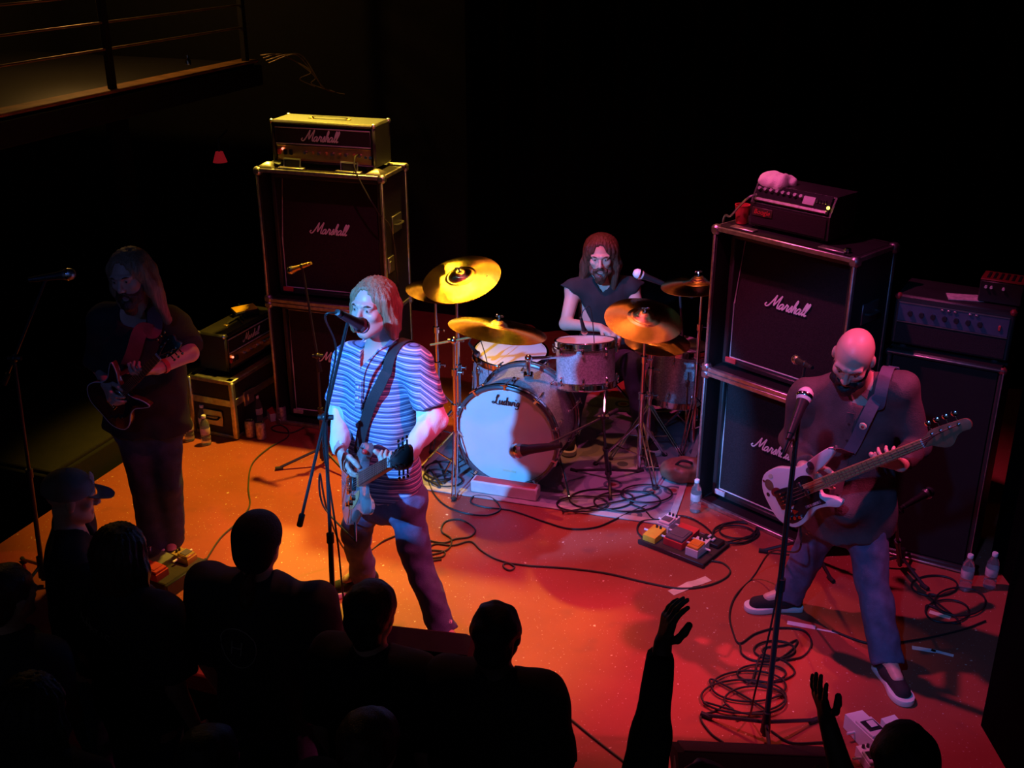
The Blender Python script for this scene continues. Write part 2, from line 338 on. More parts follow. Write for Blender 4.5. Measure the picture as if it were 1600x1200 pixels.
# ------------------------------------------------------------------ the setting (stage frame turned -20 degrees)
YAW = math.radians(-20); SX = Rz(YAW)
def S(x, y, z=0.0): return (SX @ np.array([x, y, z, 1.]))[:3]
def structure(o): o['kind'] = 'structure'; return o
m = M(SX); m.box((0, 5.96, -.05), (9.0, 5.0, .10), .01); structure(m.obj('floor', 'deck'))
m = M(SX); m.box((0, 3.475, -.47), (9.0, .02, .76)); structure(m.obj('trim_1', 'wallblack'))
m = M(SX); m.box((-4.49, 5.96, -.47), (.02, 4.9, .76)); structure(m.obj('trim_2', 'wallblack'))
m = M(SX); m.box((0, 2.2, -.9), (16, 14, .1)); structure(m.obj('floor', 'wallblack'))
m = M(SX); m.box((0, 2.2, 7.05), (16, 14, .1)); structure(m.obj('ceiling', 'wallblack'))
m = M(SX); m.box((-7.9, 2.2, 3.1), (.2, 14, 8)); structure(m.obj('wall_left', 'wallblack'))
m = M(SX); m.box((7.9, 2.2, 3.1), (.2, 14, 8)); structure(m.obj('wall_right', 'wallblack'))
m = M(SX); m.box((0, 9.1, 3.1), (16, .2, 8)); structure(m.obj('wall_back', 'wallblack'))
# pleated black drape across the back
t = thing('stage_curtain', 'pleated black drape hanging across the back of the stage', 'curtain', S(1.0, 8.36, -.3), YAW)
m = M(SX)
n = 520; xs = np.linspace(-3.4, 6.4, n); v = []
for i, x in enumerate(xs):
    y = 8.36 + .055 * math.sin(x * 21) + .03 * math.sin(x * 8.3 + 1)
    for z in (-.3, .6, 6.9): v.append((x, y + (.01 if z < 0 else 0), z))
for i, x in enumerate(xs):
    y = 8.39 + .055 * math.sin(x * 21) + .03 * math.sin(x * 8.3 + 1)
    for z in (-.3, .6, 6.9): v.append((x, y, z))
f = []
for h_ in (0, 1):
    o_ = h_ * n * 3
    for i in range(n - 1):
        for j in (0, 1): q = (o_ + i * 3 + j, o_ + i * 3 + 3 + j, o_ + i * 3 + 4 + j, o_ + i * 3 + 1 + j); f.append(q if h_ == 0 else q[::-1])
m.add(v, f); m.obj('cloth', 'curtain', t)
m = M(SX); m.tube([(-3.4, 8.38, 6.9), (6.4, 8.38, 6.9)], .025, 8); m.obj('curtain_pole', 'blackmetal', t)
# grey pillar, its violet light put into the colour, and black proscenium column at the right
m = M(); m.box((3.90, 8.42, 2.6), (.20, .16, 7.0), .01); structure(m.obj('trim_3', 'column'))
m = M(SX); m.box((1.86, 4.2, 2.5), (2.6, .35, 6.7), .01); m2 = M()
m2 = M(); m2.box((2.76, 3.62, 2.5), (1.5, .5, 6.7), .01, mi=0); structure(m2.obj('wall_right', 'curtain'))
m = M(); m.box((3.08, 4.74, 2.5), (1.0, .95, 6.7), .01); structure(m.obj('wall_right', 'curtain'))  # black block added to cover lit floor where the corner reads dark

# balcony, upper left
t = thing('side_balcony', 'dark timber side balcony with steel rails above the left of the stage', 'balcony', S(-5.2, 6.5, 0) + np.array([0, 0, 1.9]), YAW)
m = M(SX); m.box((-6.5, 5.1, 2.04), (2.6, 6.1, .10), .01); m.obj('slab', 'tolex', t)
m = M(SX); m.box((-5.17, 5.1, 1.99), (.05, 6.14, .16), .008); m.obj('fascia', 'wallblack', t)
m = M(SX); m.box((-5.25, 5.1, 2.10), (.17, 6.12, .024), .006); m.obj('edge_board', 'balcony', t)  # light along the lip put into this bright board, slab kept dark
for z in (2.37, 2.54, 2.71, 2.88):
    m = M(SX); m.tube([(-5.22, 2.1, z), (-5.22, 8.1, z)], .0085, 6); m.obj('rail', 'rail', t)
for y in (3.0, 4.7, 6.4, 8.05):
    m = M(SX); m.box((-5.22, y, 2.5), (.045, .05, .80), .004); b_ = m.obj('post', 'wallblack', t)
for y in (2.6, 5.2, 7.6):
    m = M(SX); m.cyl((-6.2, y, -.85), (-6.2, y, 2.0), .09, n=16); m.obj('support_column', 'wallblack', t)
bx = S(-5.12, 8.12, 2.1)
for k in range(4):
    a = random.uniform(-.2, .2); pts = [bx + np.array([.02 * k, 0, .05 - .02 * k]), bx + np.array([.12 + .05 * k, -.02, .06]), bx + np.array([.28 + .03 * k, .02, .02 + a * .3]), bx + np.array([.40 + .03 * k, 0, -.08 - .04 * k]), bx + np.array([.30 + .09 * k, .03, -.14 - .035 * k]), bx + np.array([.42 + .08 * k, .02, -.2 - .02 * k])]
    m = M(); m.tube(spl(pts, 8), .0045, 5)
    tag(m.obj('hanging_wire', K['rail'], None, bx), ('uppermost loose wire curling off the end of the side balcony', 'second loose wire from the top at the balcony end', 'third loose wire from the top at the balcony end', 'lowest and longest loose wire hanging from the balcony end')[k], 'wire', 'loose wires at the balcony end')
m = M(); q = A(293, 88, 8.2); m.lathe([(.001, 0), (.02, .003), (.022, .03), (.012, .045), (.012, .07), (.001, .072)], Tr(*(q - np.array([0, 0, .06]))), 12); tag(m.obj('tea_glass', 'chrome', None, q - np.array([0, 0, .06])), 'tiny bright metal cup standing on the balcony edge', 'cup')
# dim warm fill added to brighten the balcony, no real lamp there
l = bpy.data.lights.new('balcony_fill', 'POINT'); l.energy = 26; l.color = (1, .5, .12); l.shadow_soft_size = .08
o = bpy.data.objects.new('balcony_fill', l); COL.objects.link(o); o.location = tuple(S(-6.0, 7.0, 3.2))
# small red wall lamp far left
t = thing('wall_lamp', 'small red shade glowing faintly on the dark wall left of the tall stack', 'lamp', A(343, 243, 8.6))
q = A(343, 243, 8.6); m = M(); m.lathe([(.055, -.05), (.028, .03)], Tr(*q), 16, cap1=True); m.obj('lamp_shade', mat('red_lamp_shade', (.5, .03, .03), .6, emit=(1, .03, .05, .12)), t)
m = M(); m.tube([q + np.array([0, 0, .03]), q + np.array([0, .02, .12]), q + np.array([0, .3, .14])], .008, 6); m.obj('bracket', 'blackmetal', t)

# ------------------------------------------------------------------ script lettering
MARSH = [[(-.75, .62), (-.95, .35), (-.75, .08), (-.35, .12), (0, .7), (.35, 1.6), (.55, 2.25), (.58, 1.5), (.62, .75), (.72, .45), (1.0, 1.1), (1.4, 2.0), (1.55, 2.3), (1.5, 1.5), (1.45, .6), (1.55, .1), (1.85, .15)],
 [(2.5, .9), (2.25, 1.0), (1.95, .75), (1.85, .3), (2.05, .02), (2.35, .3), (2.55, .95), (2.5, .35), (2.62, .03), (2.85, .3)],
 [(2.85, .3), (3.0, .8), (3.1, 1.15), (3.2, .95), (3.45, .95), (3.4, .4), (3.5, .03), (3.75, .3)], [(3.75, .3), (4.0, .85), (4.12, 1.15), (4.2, .6), (4.15, .1), (3.9, .03), (3.8, .2)], [(4.1, .06), (4.4, .3)],
 [(4.4, .3), (4.75, 1.3), (4.85, 2.0), (4.68, 2.2), (4.55, 1.5), (4.5, .6), (4.5, .02)], [(4.52, .45), (4.75, .95), (4.98, .95), (4.95, .4), (5.05, .03), (5.3, .2)],
 [(5.9, .9), (5.65, 1.0), (5.35, .75), (5.25, .3), (5.45, .02), (5.75, .3), (5.95, .95), (5.9, .35), (6.02, .03), (6.25, .3)],
 [(6.25, .3), (6.6, 1.3), (6.7, 2.0), (6.53, 2.2), (6.4, 1.5), (6.38, .5), (6.5, .03), (6.75, .3)], [(6.75, .3), (7.1, 1.3), (7.2, 2.0), (7.03, 2.2), (6.9, 1.5), (6.88, .5), (7.0, .03), (7.3, .25)]]
LUDW = [[(.25, 1.35), (.55, 1.75), (.75, 2.1), (.6, 2.25), (.42, 1.8), (.35, 1.0), (.2, .4), (-.2, .1), (-.6, .25), (-.3, .5), (.2, .25), (.75, .0), (1.3, .05)],
 [(1.15, 1.0), (1.12, .35), (1.3, .05), (1.6, .2), (1.75, .9)], [(1.75, 1.0), (1.72, .3), (1.85, .03), (2.1, .15)], [(2.75, .85), (2.45, 1.0), (2.2, .6), (2.25, .12), (2.5, .05), (2.75, .5), (2.85, 1.9)], [(2.85, 1.9), (2.78, .4), (2.9, .05), (3.1, .12)],
 [(3.15, .9), (3.28, 1.0), (3.32, .4), (3.42, .05), (3.62, .35), (3.78, .9), (3.82, .35), (3.92, .05), (4.15, .35), (4.3, .95), (4.48, .8)], [(4.75, 1.0), (4.7, .3), (4.85, .05), (5.05, .15)], [(4.82, 1.42), (4.86, 1.5), (4.83, 1.52)],
 [(5.75, .85), (5.5, 1.0), (5.25, .6), (5.3, .15), (5.5, .08), (5.75, .4), (5.82, .98)], [(5.82, .98), (5.75, 0), (5.65, -.5), (5.3, -.65), (4.95, -.5)]]
def script_logo(strokes, width, X, m_, parent, th=.13, shear=.32, name='logo'):
    allp = np.array([p_ for s_ in strokes for p_ in s_]); x0, x1 = (allp[:, 0] + allp[:, 1] * shear).min(), (allp[:, 0] + allp[:, 1] * shear).max(); k_ = width / (x1 - x0)
    m = M(X)
    for s_ in strokes:
        pts = [((p_[0] + p_[1] * shear - (x0 + x1) / 2) * k_, (p_[1] - 1.0) * k_, .004) for p_ in spl([np.array(q) for q in s_], 5)]
        m.tube(pts, th * k_, 6, flat=(0, 0, 1))
    return m.obj(name, m_, parent)

# ------------------------------------------------------------------ amplifiers
def FX(X, x, y, z, xd=(1, 0, 0), zd=(0, -1, 0)):      # frame for something mounted on a front face (text x to the right, z outwards)
    F = np.eye(4); x_ = nrm(xd); z_ = nrm(zd); F[:3, 0] = x_; F[:3, 1] = np.cross(z_, x_); F[:3, 2] = z_; F[:3, 3] = (x, y, z); return X @ F
def bar_corner(m, p, r=.022): m.box(p, (r * 2, r * 2, r * 2), .012)
def speaker_case(label, loc, rz, W_, H_, D_, slant, group, logo_w=.26, castors=True):
    t = thing('speaker_cabinet', label, 'amplifier', loc, rz, group); X = WM[t]; h0 = .0
    tk = .022
    for nm, c, d in (('side', (-W_ / 2 + tk / 2, D_ / 2, H_ / 2), (tk, D_, H_)), ('side', (W_ / 2 - tk / 2, D_ / 2, H_ / 2), (tk, D_, H_)), ('top', (0, D_ / 2, H_ - tk / 2), (W_ - 2 * tk, D_, tk)), ('bottom', (0, D_ / 2, tk / 2), (W_ - 2 * tk, D_, tk)), ('back', (0, D_ - tk / 2, H_ / 2), (W_ - 2 * tk, tk, H_ - 2 * tk))):
        m = M(X); m.box(c, d, .003); m.obj('case_panel', 'ply', t)
    e = .026
    for c, d in (((0, .004, H_ - e / 2), (W_ + .006, e, e)), ((0, .004, e / 2), (W_ + .006, e, e)), ((-W_ / 2 + .006, .004, H_ / 2), (.016, e, H_)), ((W_ / 2 - .006, .004, H_ / 2), (.016, e, H_)),
                 ((0, D_ - .004, H_ - e / 2), (W_ + .006, e, e)), ((W_ / 2, D_ / 2, H_ - e / 2), (.012, D_, e)), ((-W_ / 2, D_ / 2, H_ - e / 2), (.012, D_, e)), ((W_ / 2, D_ - .01, H_ / 2), (.012, e, H_)), ((-W_ / 2, D_ - .01, H_ / 2), (.012, e, H_))):
        m = M(X); m.box(c, d, .004); m.obj('edge_trim', 'alu', t)
    for sx in (-1, 1):
        for y in (.01, D_ - .01):
            for z in (.02, H_ - .02):
                m = M(X); bar_corner(m, (sx * (W_ / 2 - .008), y, z), .026); m.obj('case_corner', 'steel', t)
    # the cabinet inside
    w, h = W_ - .10, H_ - .085; z0 = .04; y0 = .085; fr = .03
    out = [(-w / 2, z0), (w / 2, z0), (w / 2, z0 + h), (-w / 2, z0 + h)]
    m = M(X); m.box((0, y0 + .07 + (D_ - y0 - .10) / 2, z0 + h / 2), (w, D_ - y0 - .17, h), .006)
    for sx in (-1, 1): m.box((sx * (w / 2 - fr / 2), y0 + .05, z0 + h / 2), (fr, .10, h), .006)
    m.box((0, y0 + .05, z0 + fr / 2), (w, .10, fr), .006); m.box((0, y0 + .05, z0 + h - fr / 2), (w, .10, fr), .006)
    cab = m.obj('cabinet', 'tolex', t)
    zb, zt = z0 + fr, z0 + h - fr; zm = zb + (zt - zb) * .47; yb = y0 + .03; yt = yb + (.06 if slant else 0); xg = w / 2 - fr
    v = [(-xg, yb, zb), (xg, yb, zb), (xg, yb, zm), (-xg, yb, zm), (xg, yt, zt), (-xg, yt, zt)]
    m = M(X); m.add(v + [(a, b_ + .012, c) for a, b_, c in v], [(0, 1, 2, 3), (3, 2, 4, 5), (7, 6, 9, 8), (8, 9, 11, 10), (0, 6, 7, 1), (5, 4, 10, 11), (1, 7, 8, 2), (2, 8, 10, 4), (0, 3, 9, 6), (3, 5, 11, 9)]); m.obj('grille_cloth', 'grille', t)
    m = M(X); i_ = .006; m.tube([(-xg + i_, yb - .004, zb + i_), (xg - i_, yb - .004, zb + i_), (xg - i_, yb - .004, zm), (xg - i_, yt - .004, zt - i_), (-xg + i_, yt - .004, zt - i_), (-xg + i_, yb - .004, zm)], .0045, 6, closed=True); m.obj('piping', 'piping', t)
    zl = z0 + h * .56; fl = (zl - zm) / (zt - zm); yl = yb + (yt - yb) * max(0, fl); tilt = math.atan2(yt - yb, zt - zm)
    script_logo(MARSH, logo_w, FX(X, -.005, yl - .006, zl, zd=(0, -math.cos(tilt), math.sin(tilt))), 'logo', t)
    # recessed side handles and front latches of the case
    for sx in (-1, 1):
        m = M(X); m.box((sx * (W_ / 2 + .003), D_ * .5, H_ * .62), (.008, .15, .11), .003); hp = m.obj('handle_plate', 'steel', t)
        m = M(X); m.tube(spl([(sx * (W_ / 2 + .008), D_ * .5 - .05, H_ * .62), (sx * (W_ / 2 + .03), D_ * .5 - .04, H_ * .62), (sx * (W_ / 2 + .03), D_ * .5 + .04, H_ * .62), (sx * (W_ / 2 + .008), D_ * .5 + .05, H_ * .62)], 4), .007, 6); m.obj('handle', 'rubber', hp)
        m = M(X); m.box((sx * (W_ / 2 + .004), .07, H_ * .35), (.01, .09, .10), .003); m.box((sx * (W_ / 2 + .010), .05, H_ * .35), (.008, .03, .05), .003); m.obj('latch', 'steel', t)
    m = M(X); m.box((-w / 2 + .07, y0 - .012, z0 + .035), (.07, .012, .03), .002); m.obj('rating_plate', 'red' if slant else 'paper', t)
    return t
def caster_dish(t, x, y, z):
    m = M(WM[t]); m.box((x, y, z + .004), (.13, .05, .008), .003); return m
# left rig
LW, LH, LD = .85, .875, .38; la = math.radians(-17); LB = np.array([-1.188, 6.82, 0])
speaker_case('black half-stack speaker in an open road case at floor level under the yellow-topped head', LB, la, LW, LH, LD, False, None, .27)
t = speaker_case('black speaker in an open road case directly under the brightly lit yellow amplifier head', LB + np.array([0, 0, LH]), la, LW, LH, LD, True, None, .27)
XL = WM[t]
for x in (-.31, .31):       # flat brackets and pyramid corner plates lying on the case top
    m = M(XL); m.box((x * .62, .03, LH + .006), (.17, .04, .012), .003); b_ = m.obj('stacking_bracket', 'alu', t)
    m = M(XL); m.tube([(x * .62 - .055, .035, LH + .01), (x * .62 - .055, .045, LH + .06), (x * .62 + .055, .045, LH + .06), (x * .62 + .055, .035, LH + .01)], .006, 6); m.box((x * .62, .046, LH + .03), (.10, .008, .05), .002, mi=1); m.obj('bracket_loop', ['steel', 'black'], b_)
    m = M(XL); m.lathe([(.075, 0), (.072, .006), (.02, .03), (.001, .033)], XL @ np.linalg.inv(XL) @ Tr(x * 1.18, .05, LH) @ Rz(PI / 4), 4); m.obj('corner_plate', 'alu', t)
    m = M(XL); m.box((x * 1.25, LD - .05, LH + .006), (.12, .05, .012), .004); m.obj('stacking_bracket', 'alu', t)
def marshall_head(label, loc, rz, w, h, d, logo_w, knobs=True):
    t = thing('amplifier_head', label, 'amplifier', loc, rz); X = WM[t]; f0 = .022
    m = M(X)
    m.box((0, d / 2 + .012, f0 + h / 2), (w - .02, d - .03, h - .02), .01)
    for sx in (-1, 1): m.box((sx * (w / 2 - .013), d / 2, f0 + h / 2), (.026, d, h), .013)
    m.box((0, d / 2, f0 + h - .013), (w, d, .03), .014); m.box((0, d / 2, f0 + .010), (w, d, .02), .008)
    m.obj('cabinet', 'tolex', t)
    zp = f0 + .022; ph = h * .34; y = .014
    m = M(X); m.box((0, y, zp + ph / 2), (w - .07, .012, ph), .002); pan = m.obj('control_panel', 'gold', t)
    zb = zp + ph + .012; zt = f0 + h - .04
    m = M(X); m.box((0, y, (zb + zt) / 2), (w - .06, .012, zt - zb), .002); m.obj('grille_cloth', 'grille', t)
    m = M(X); xg = w / 2 - .032; m.tube([(-xg, y - .008, zb), (xg, y - .008, zb), (xg, y - .008, zt), (-xg, y - .008, zt)], .0042, 6, closed=True); m.obj('piping', 'piping', t)
    script_logo(MARSH, logo_w, FX(X, -.01, y - .009, (zb + zt) / 2 + .003), 'logo', t)
    m = M(X); xg = w / 2 - .034; m.tube([(-xg, y - .008, zp), (xg, y - .008, zp), (xg, y - .008, zp + ph), (-xg, y - .008, zp + ph)], .003, 6, closed=True); m.obj('panel_trim', 'gold', t)
    for i in range(9):
        x = -.12 * w / .7 + i * .046 * w / .7; m = M(X); m.cyl((x, y - .005, zp + ph * .58), (x, y - .024, zp + ph * .58), .0125, .010, 12); m.box((x, y - .026, zp + ph * .58 + .005), (.002, .003, .008)); m.obj('knob', 'gold' if i % 2 else 'steel', pan)
    for i, x in enumerate((-.30, -.26, -.22)):
        m = M(X); m.box((x * w / .7, y - .011, zp + ph * .55), (.022, .012, .034), .003); m.obj('rocker_switch', 'red' if i == 0 else 'black', pan)
    m = M(X); m.ball((-.275 * w / .7, y - .012, zp + ph * .75), .008); m.obj('pilot_lamp', mat('pilot_red', (.8, .1, .1), .3, emit=(1, .25, .15, 2.0)), pan)
    for x in (.285, .315): m = M(X); m.cyl((x * w / .7, y - .004, zp + ph * .5), (x * w / .7, y - .014, zp + ph * .5), .010, n=10); m.obj('jack_socket', 'chrome', pan)
    m = M(X); zt2 = f0 + h; m.tube(spl([(-.12, d * .5, zt2), (-.105, d * .5, zt2 + .016), (0, d * .5, zt2 + .019), (.105, d * .5, zt2 + .016), (.12, d * .5, zt2)], 4), .009, 8, flat=(0, 0, 1)); hd = m.obj('handle', 'rubber', t)
    for sx in (-1, 1): m = M(X); m.box((sx * .125, d * .5, zt2 + .003), (.03, .03, .01), .003); m.obj('handle_cap', 'gold', hd)
    for sx in (-1, 1):
        for yy in (.012, d - .012):
            m = M(X); m.ball((sx * (w / 2 - .008), yy, zt2 - .008), .016, 8); m.obj('corner_cap', 'steel', t)
            m = M(X); m.cyl((sx * (w / 2 - .06), .03 if yy < .1 else d - .03, 0), (sx * (w / 2 - .06), .03 if yy < .1 else d - .03, f0 + .002), .018, .02, 10); m.obj('foot', 'rubber', t)
    return t
HT = LH * 2
marshall_head('yellow-lit amplifier head with script logo and gold panel on the tall left stack', LB + (Rz(la) @ np.array([.0, .085, HT, 1]))[:3], la, .70, .262, .25, .26)
q = (XL @ np.array([.26, .03, LH + .10, 1]))[:3]
pts = [(XL @ np.array([*p_, 1]))[:3] for p_ in ((.245, .082, LH + .105), (.245, .02, LH + .10), (.26, -.02, LH + .03), (.33, -.03, LH - .10), (.40, -.02, LH - .22), (.45, .05, LH - .35), (.455, .1, LH - .70), (.46, .08, -.5), (.48, .1, -LH + .01))]
m = M(); m.tube(spl(pts, 8), .005, 6); tag(m.obj('instrument_cable', 'cable', None, pts[-1]), 'thin cable plugged into the gold panel hanging down the tall left stack', 'cable')

# spare head on a road case, left of the left rig
ca = math.atan2(6.78 - 6.69, -1.78 + 1.82); u = nrm([1, .0, 0]); CB = np.array([-1.82, 6.69, 0])
rz2 = math.radians(68)
t = thing('road_case', 'black road case with metal edges carrying the spare amplifier head', 'case', CB, rz2); X = WM[t]     # local x along the long side, y to the left
cw, cdp, ch = .70, .33, .41
m = M(X); m.box((cw / 2, cdp / 2, ch / 2 + .01), (cw, cdp, ch - .02), .006); m.obj('case_panel', 'ply', t)
for z, hh in ((.012, .024), (ch * .62, .05), (ch - .012, .026)):
    for c, d in (((cw / 2, .0, z), (cw + .01, .012, hh)), ((cw / 2, cdp, z), (cw + .01, .012, hh)), ((0, cdp / 2, z), (.012, cdp + .01, hh)), ((cw, cdp / 2, z), (.012, cdp + .01, hh))):
        m = M(X); m.box(c, d, .003); m.obj('edge_trim', 'alu', t)
for c, d in (((cw / 2, .02, ch), (cw, .045, .008)), ((cw / 2, cdp - .02, ch), (cw, .045, .008)), ((.02, cdp / 2, ch), (.045, cdp, .008)), ((cw - .02, cdp / 2, ch), (.045, cdp, .008))):
    m = M(X); m.box(c, d, .002); m.obj('edge_trim', 'alu', t)
for x in (0, cw):
    for y in (0, cdp):
        m = M(X); m.box((x, y, ch / 2), (.036, .036, ch - .01), .008); m.obj('corner_post', 'alu', t)
m = M(X); m.box((-.008, cdp / 2, ch * .33), (.008, .15, .11), .003); hp = m.obj('handle_plate', 'steel', t)
m = M(X); m.tube(spl([(-.012, cdp / 2 - .05, ch * .35), (-.03, cdp / 2 - .04, ch * .33), (-.03, cdp / 2 + .04, ch * .33), (-.012, cdp / 2 + .05, ch * .35)], 4), .007, 6); m.obj('handle', 'rubber', hp)
m = M(X); m.box((.16, -.010, ch * .60), (.11, .012, .10), .003); m.box((.16, -.018, ch * .60), (.04, .012, .05), .003); m.obj('latch', 'steel', t)
hd = marshall_head('spare amplifier head with white script logo standing on the road case', (X @ np.array([.385, .075, ch, 1]))[:3], rz2, .60, .255, .225, .20)
XH = WM[hd]
t = thing('tuner_unit', 'small yellow-lit box tilted on top of the spare amplifier head', 'pedal', (XH @ np.array([.10, .12, .277, 1]))[:3], rz2 - .55); Xp = WM[t]
m = M(Xp); m.box((0, 0, .03), (.17, .10, .04), .006, X=Rx(.15)); m.obj('housing', 'black', t)
m = M(Xp); m.box((0, 0, .053), (.16, .085, .006), .002, X=Rx(.15)); m.obj('top_plate', 'yellow', t)  # yellow light on the box top put into the plate colour
for k in range(5):
    pts = [(XH @ np.array([-.05 + .06 * k + random.uniform(-.03, .03), .06 + .1 * random.random(), .28 + random.uniform(0, .025), 1]))[:3] for _ in range(4)]
    pts = [(XH @ np.array([-.06 + .05 * k, .03 + .02 * k, .288, 1]))[:3], (XH @ np.array([.0 + .03 * k, .10, .295 + .008 * k, 1]))[:3], (XH @ np.array([.10, .17 - .03 * k, .30, 1]))[:3], (XH @ np.array([.2, .12 + .03 * k, .288 + .005 * k, 1]))[:3]]
    m = M(); m.tube(spl(pts, 8), .006, 6); tag(m.obj('patch_cable', 'cable', None, pts[0]), 'dark cable bunched on top of the spare amplifier head', 'cable', 'cables heaped on the spare head')

# right rig, toed in
ra = math.radians(-47); RB0 = np.array([1.085, 5.85, 0]); RW, RH, RD = .85, .835, .38
RB = RB0 + (Rz(ra) @ np.array([RW / 2, 0, 0, 1]))[:3]
tr1 = speaker_case('black speaker in an open road case at floor level behind the bald bassist', RB, ra, RW, RH, RD, False, None, .27)
tr2 = speaker_case('black speaker in an open road case carrying the amplifier with a towel on it', RB + np.array([0, 0, RH]), ra, RW, RH, RD, True, None, .27)
XR = WM[tr2]
for x in (-.27, .27):
    m = M(XR); m.box((x, .045, RH + .005), (.15, .05, .010), .003); m.obj('stacking_bracket', 'alu', tr2)
m = M(XR); m.ball((.34, .06, RH + .012), .02, 8, sc=(1, 1, .7)); m.obj('stacking_pin', 'chrome', tr2)
# combo style head with sloped panel
t = thing('amplifier_head', 'black amplifier head with knobs, red-lit strip and one yellow lamp under the towel', 'amplifier', (XR @ np.array([-.04, .10, RH, 1]))[:3], ra); X = WM[t]
w, h, d = .48, .215, .24
v = []
for x in (-w / 2, w / 2): v += [(x, 0, .02), (x, 0, .14), (x, .05, .02 + h), (x, d, .02 + h), (x, d, .02)]
m = M(X); m.add(v, [(0, 1, 2, 3, 4), (9, 8, 7, 6, 5), (0, 5, 6, 1), (1, 6, 7, 2), (2, 7, 8, 3), (3, 8, 9, 4), (4, 9, 5, 0)]); m.obj('cabinet', 'tolex', t, ang=20)
m = M(X); m.box((0, -.004, .08), (w - .03, .008, .10), .002); m.obj('grille_cloth', 'grille', t)
pa = math.atan2(.05, h - .12); m = M(X); PX = Tr(0, .022, .14 + .052) @ Rx(-pa); m.box((0, -.004, 0), (w - .03, .006, .095), .002, X=PX); pan = m.obj('control_panel', 'guard', t)
for i in range(8): m = M(X @ PX); m.cyl((-.20 + i * .036, -.006, .018), (-.20 + i * .036, -.024, .018), .0115, .009, 10); m.obj('knob', 'steel', pan)
m = M(X @ PX); m.box((0, -.008, -.036), (w - .05, .006, .016), .002); m.obj('chrome_strip', 'alu', t)
m = M(X @ PX); m.box((.10, -.009, .005), (.07, .006, .045), .002); m.obj('switch_plate', 'steel', pan)
for i in range(4): m = M(X @ PX); m.box((.148 + .016 * i, -.010, .012), (.008, .012, .02), .002); m.obj('toggle', 'chrome', pan)
m = M(X @ PX); m.ball((.218, -.010, -.012), .009, 8); m.obj('pilot_lamp', mat('pilot_yellow', (.9, .7, .1), .3, emit=(1, .72, .08, 5.0)), pan)
m = M(X); m.box((-.155, -.010, .098), (.125, .006, .045), .003); bd = m.obj('badge', 'rosewood', t)
text('badge_lettering', 'Boogie', .036, FX(X, -.155, -.0145, .098), 'red', bd, shear=.25)
for sx in (-1, 1):
    for yy in (.03, d - .03): m = M(X); m.cyl((sx * .20, yy, 0), (sx * .20, yy, .022), .017, n=10); m.obj('foot', 'rubber', t)
XA = X
# towel: a folded lump (sculpted further down, once the sculpting tools exist)
TOWEL_X = X @ Tr(-.17, .10, .235) @ np.diag([.66, .8, .55, 1.])
t = thing('drinking_cup', 'red plastic cup left of the towel-topped amplifier', 'cup', (XR @ np.array([-.355, .14, RH, 1]))[:3], ra); m = M(WM[t])
m.lathe([(.001, .003), (.030, .003), (.040, .10), (.042, .10), (.042, .104), (.037, .104), (.029, .008), (.001, .008)], n=20); m.obj('cup_wall', 'red', t)
m = M(WM[t]); m.lathe([(.001, .075), (.036, .075)], n=20); m.obj('drink', 'rosewood', t)
pts = [(XA @ np.array([*p_, 1]))[:3] for p_ in ((-.205, -.0, .185), (-.23, -.03, .17), (-.28, -.03, .12), (-.36, 0, .04), (-.44, .05, -.0), (-.47, .10, -.25), (-.475, .15, -.8), (-.48, .12, -RH * 2 + .01))]
m = M(); m.tube(spl(pts, 8), .006, 6); tag(m.obj('instrument_cable', K['steel'], None, pts[-1]), 'pale cable from the towel-topped amplifier down the left side of its stack', 'cable')

# bass rig, far right
ba = math.radians(-30); bw, bh, bd_ = .56, 1.17, .40; BRC = np.array([2.40, 5.05, 0]); BC = BRC + (Rz(ba) @ np.array([-bw / 2, 0, 0, 1]))[:3]
t = thing('bass_cabinet', 'tall black bass speaker cabinet at the far right behind the bassist', 'amplifier', BC, ba); X = WM[t]
m = M(X); m.box((0, bd_ / 2 + .02, bh / 2), (bw, bd_ - .04, bh), .01)
for sx in (-1, 1): m.box((sx * (bw / 2 - .012), .02, bh / 2), (.024, .06, bh), .008)
m.box((0, .02, bh - .015), (bw, .06, .03), .008); m.box((0, .02, .02), (bw, .06, .04), .008); m.obj('cabinet', 'tolex', t)
m = M(X); m.box((0, .012, bh / 2 + .005), (bw - .06, .012, bh - .08), .002); m.obj('grille_cloth', 'wallblack', t)
m = M(X); m.box((0, -.012, bh - .012), (bw, .008, .008), .002); m.obj('edge_trim', 'alu', t)
m = M(X); m.box((bw / 2 - .003, -.012, bh / 2), (.006, .008, bh - .05), .002); m.obj('edge_trim', 'alu', t)
m = M(X); m.box((0, -.012, .012), (bw, .008, .010), .002); m.obj('edge_trim', 'alu', t)
for sx in (-1, 1):
    for z in (.03, bh - .02): m = M(X); bar_corner(m, (sx * (bw / 2 - .01), .005, z), .02); m.obj('corner_cap', 'burnt' if (sx > 0 and z > 1) else 'black', t)
t = thing('bass_amplifier', 'black bass amplifier with dim blue-grey front panel on the tall bass cabinet', 'amplifier', (X @ np.array([0, .03, bh, 1]))[:3], ba); Xb = WM[t]
m = M(Xb); m.box((0, .16, .15), (bw, .32, .26), .01); m.obj('cabinet', 'tolex', t)
m = M(Xb); m.box((0, -.004, .195), (bw - .04, .010, .095), .002); pan = m.obj('control_panel', 'amppanel', t)
m = M(Xb); m.box((0, -.004, .085), (bw - .04, .010, .10), .002); m.obj('vent_grille', 'grille', t)
for i in range(7): m = M(Xb); x = -.2 + i * .055; m.cyl((x, -.008, .195), (x, -.026, .195), .012, n=10); m.obj('knob', 'black', pan)
for x in (-.05, -.02, .01, .08, .11): m = M(Xb); m.box((x, -.012, .235), (.018, .01, .010), .002); m.obj('push_switch', 'steel', pan)
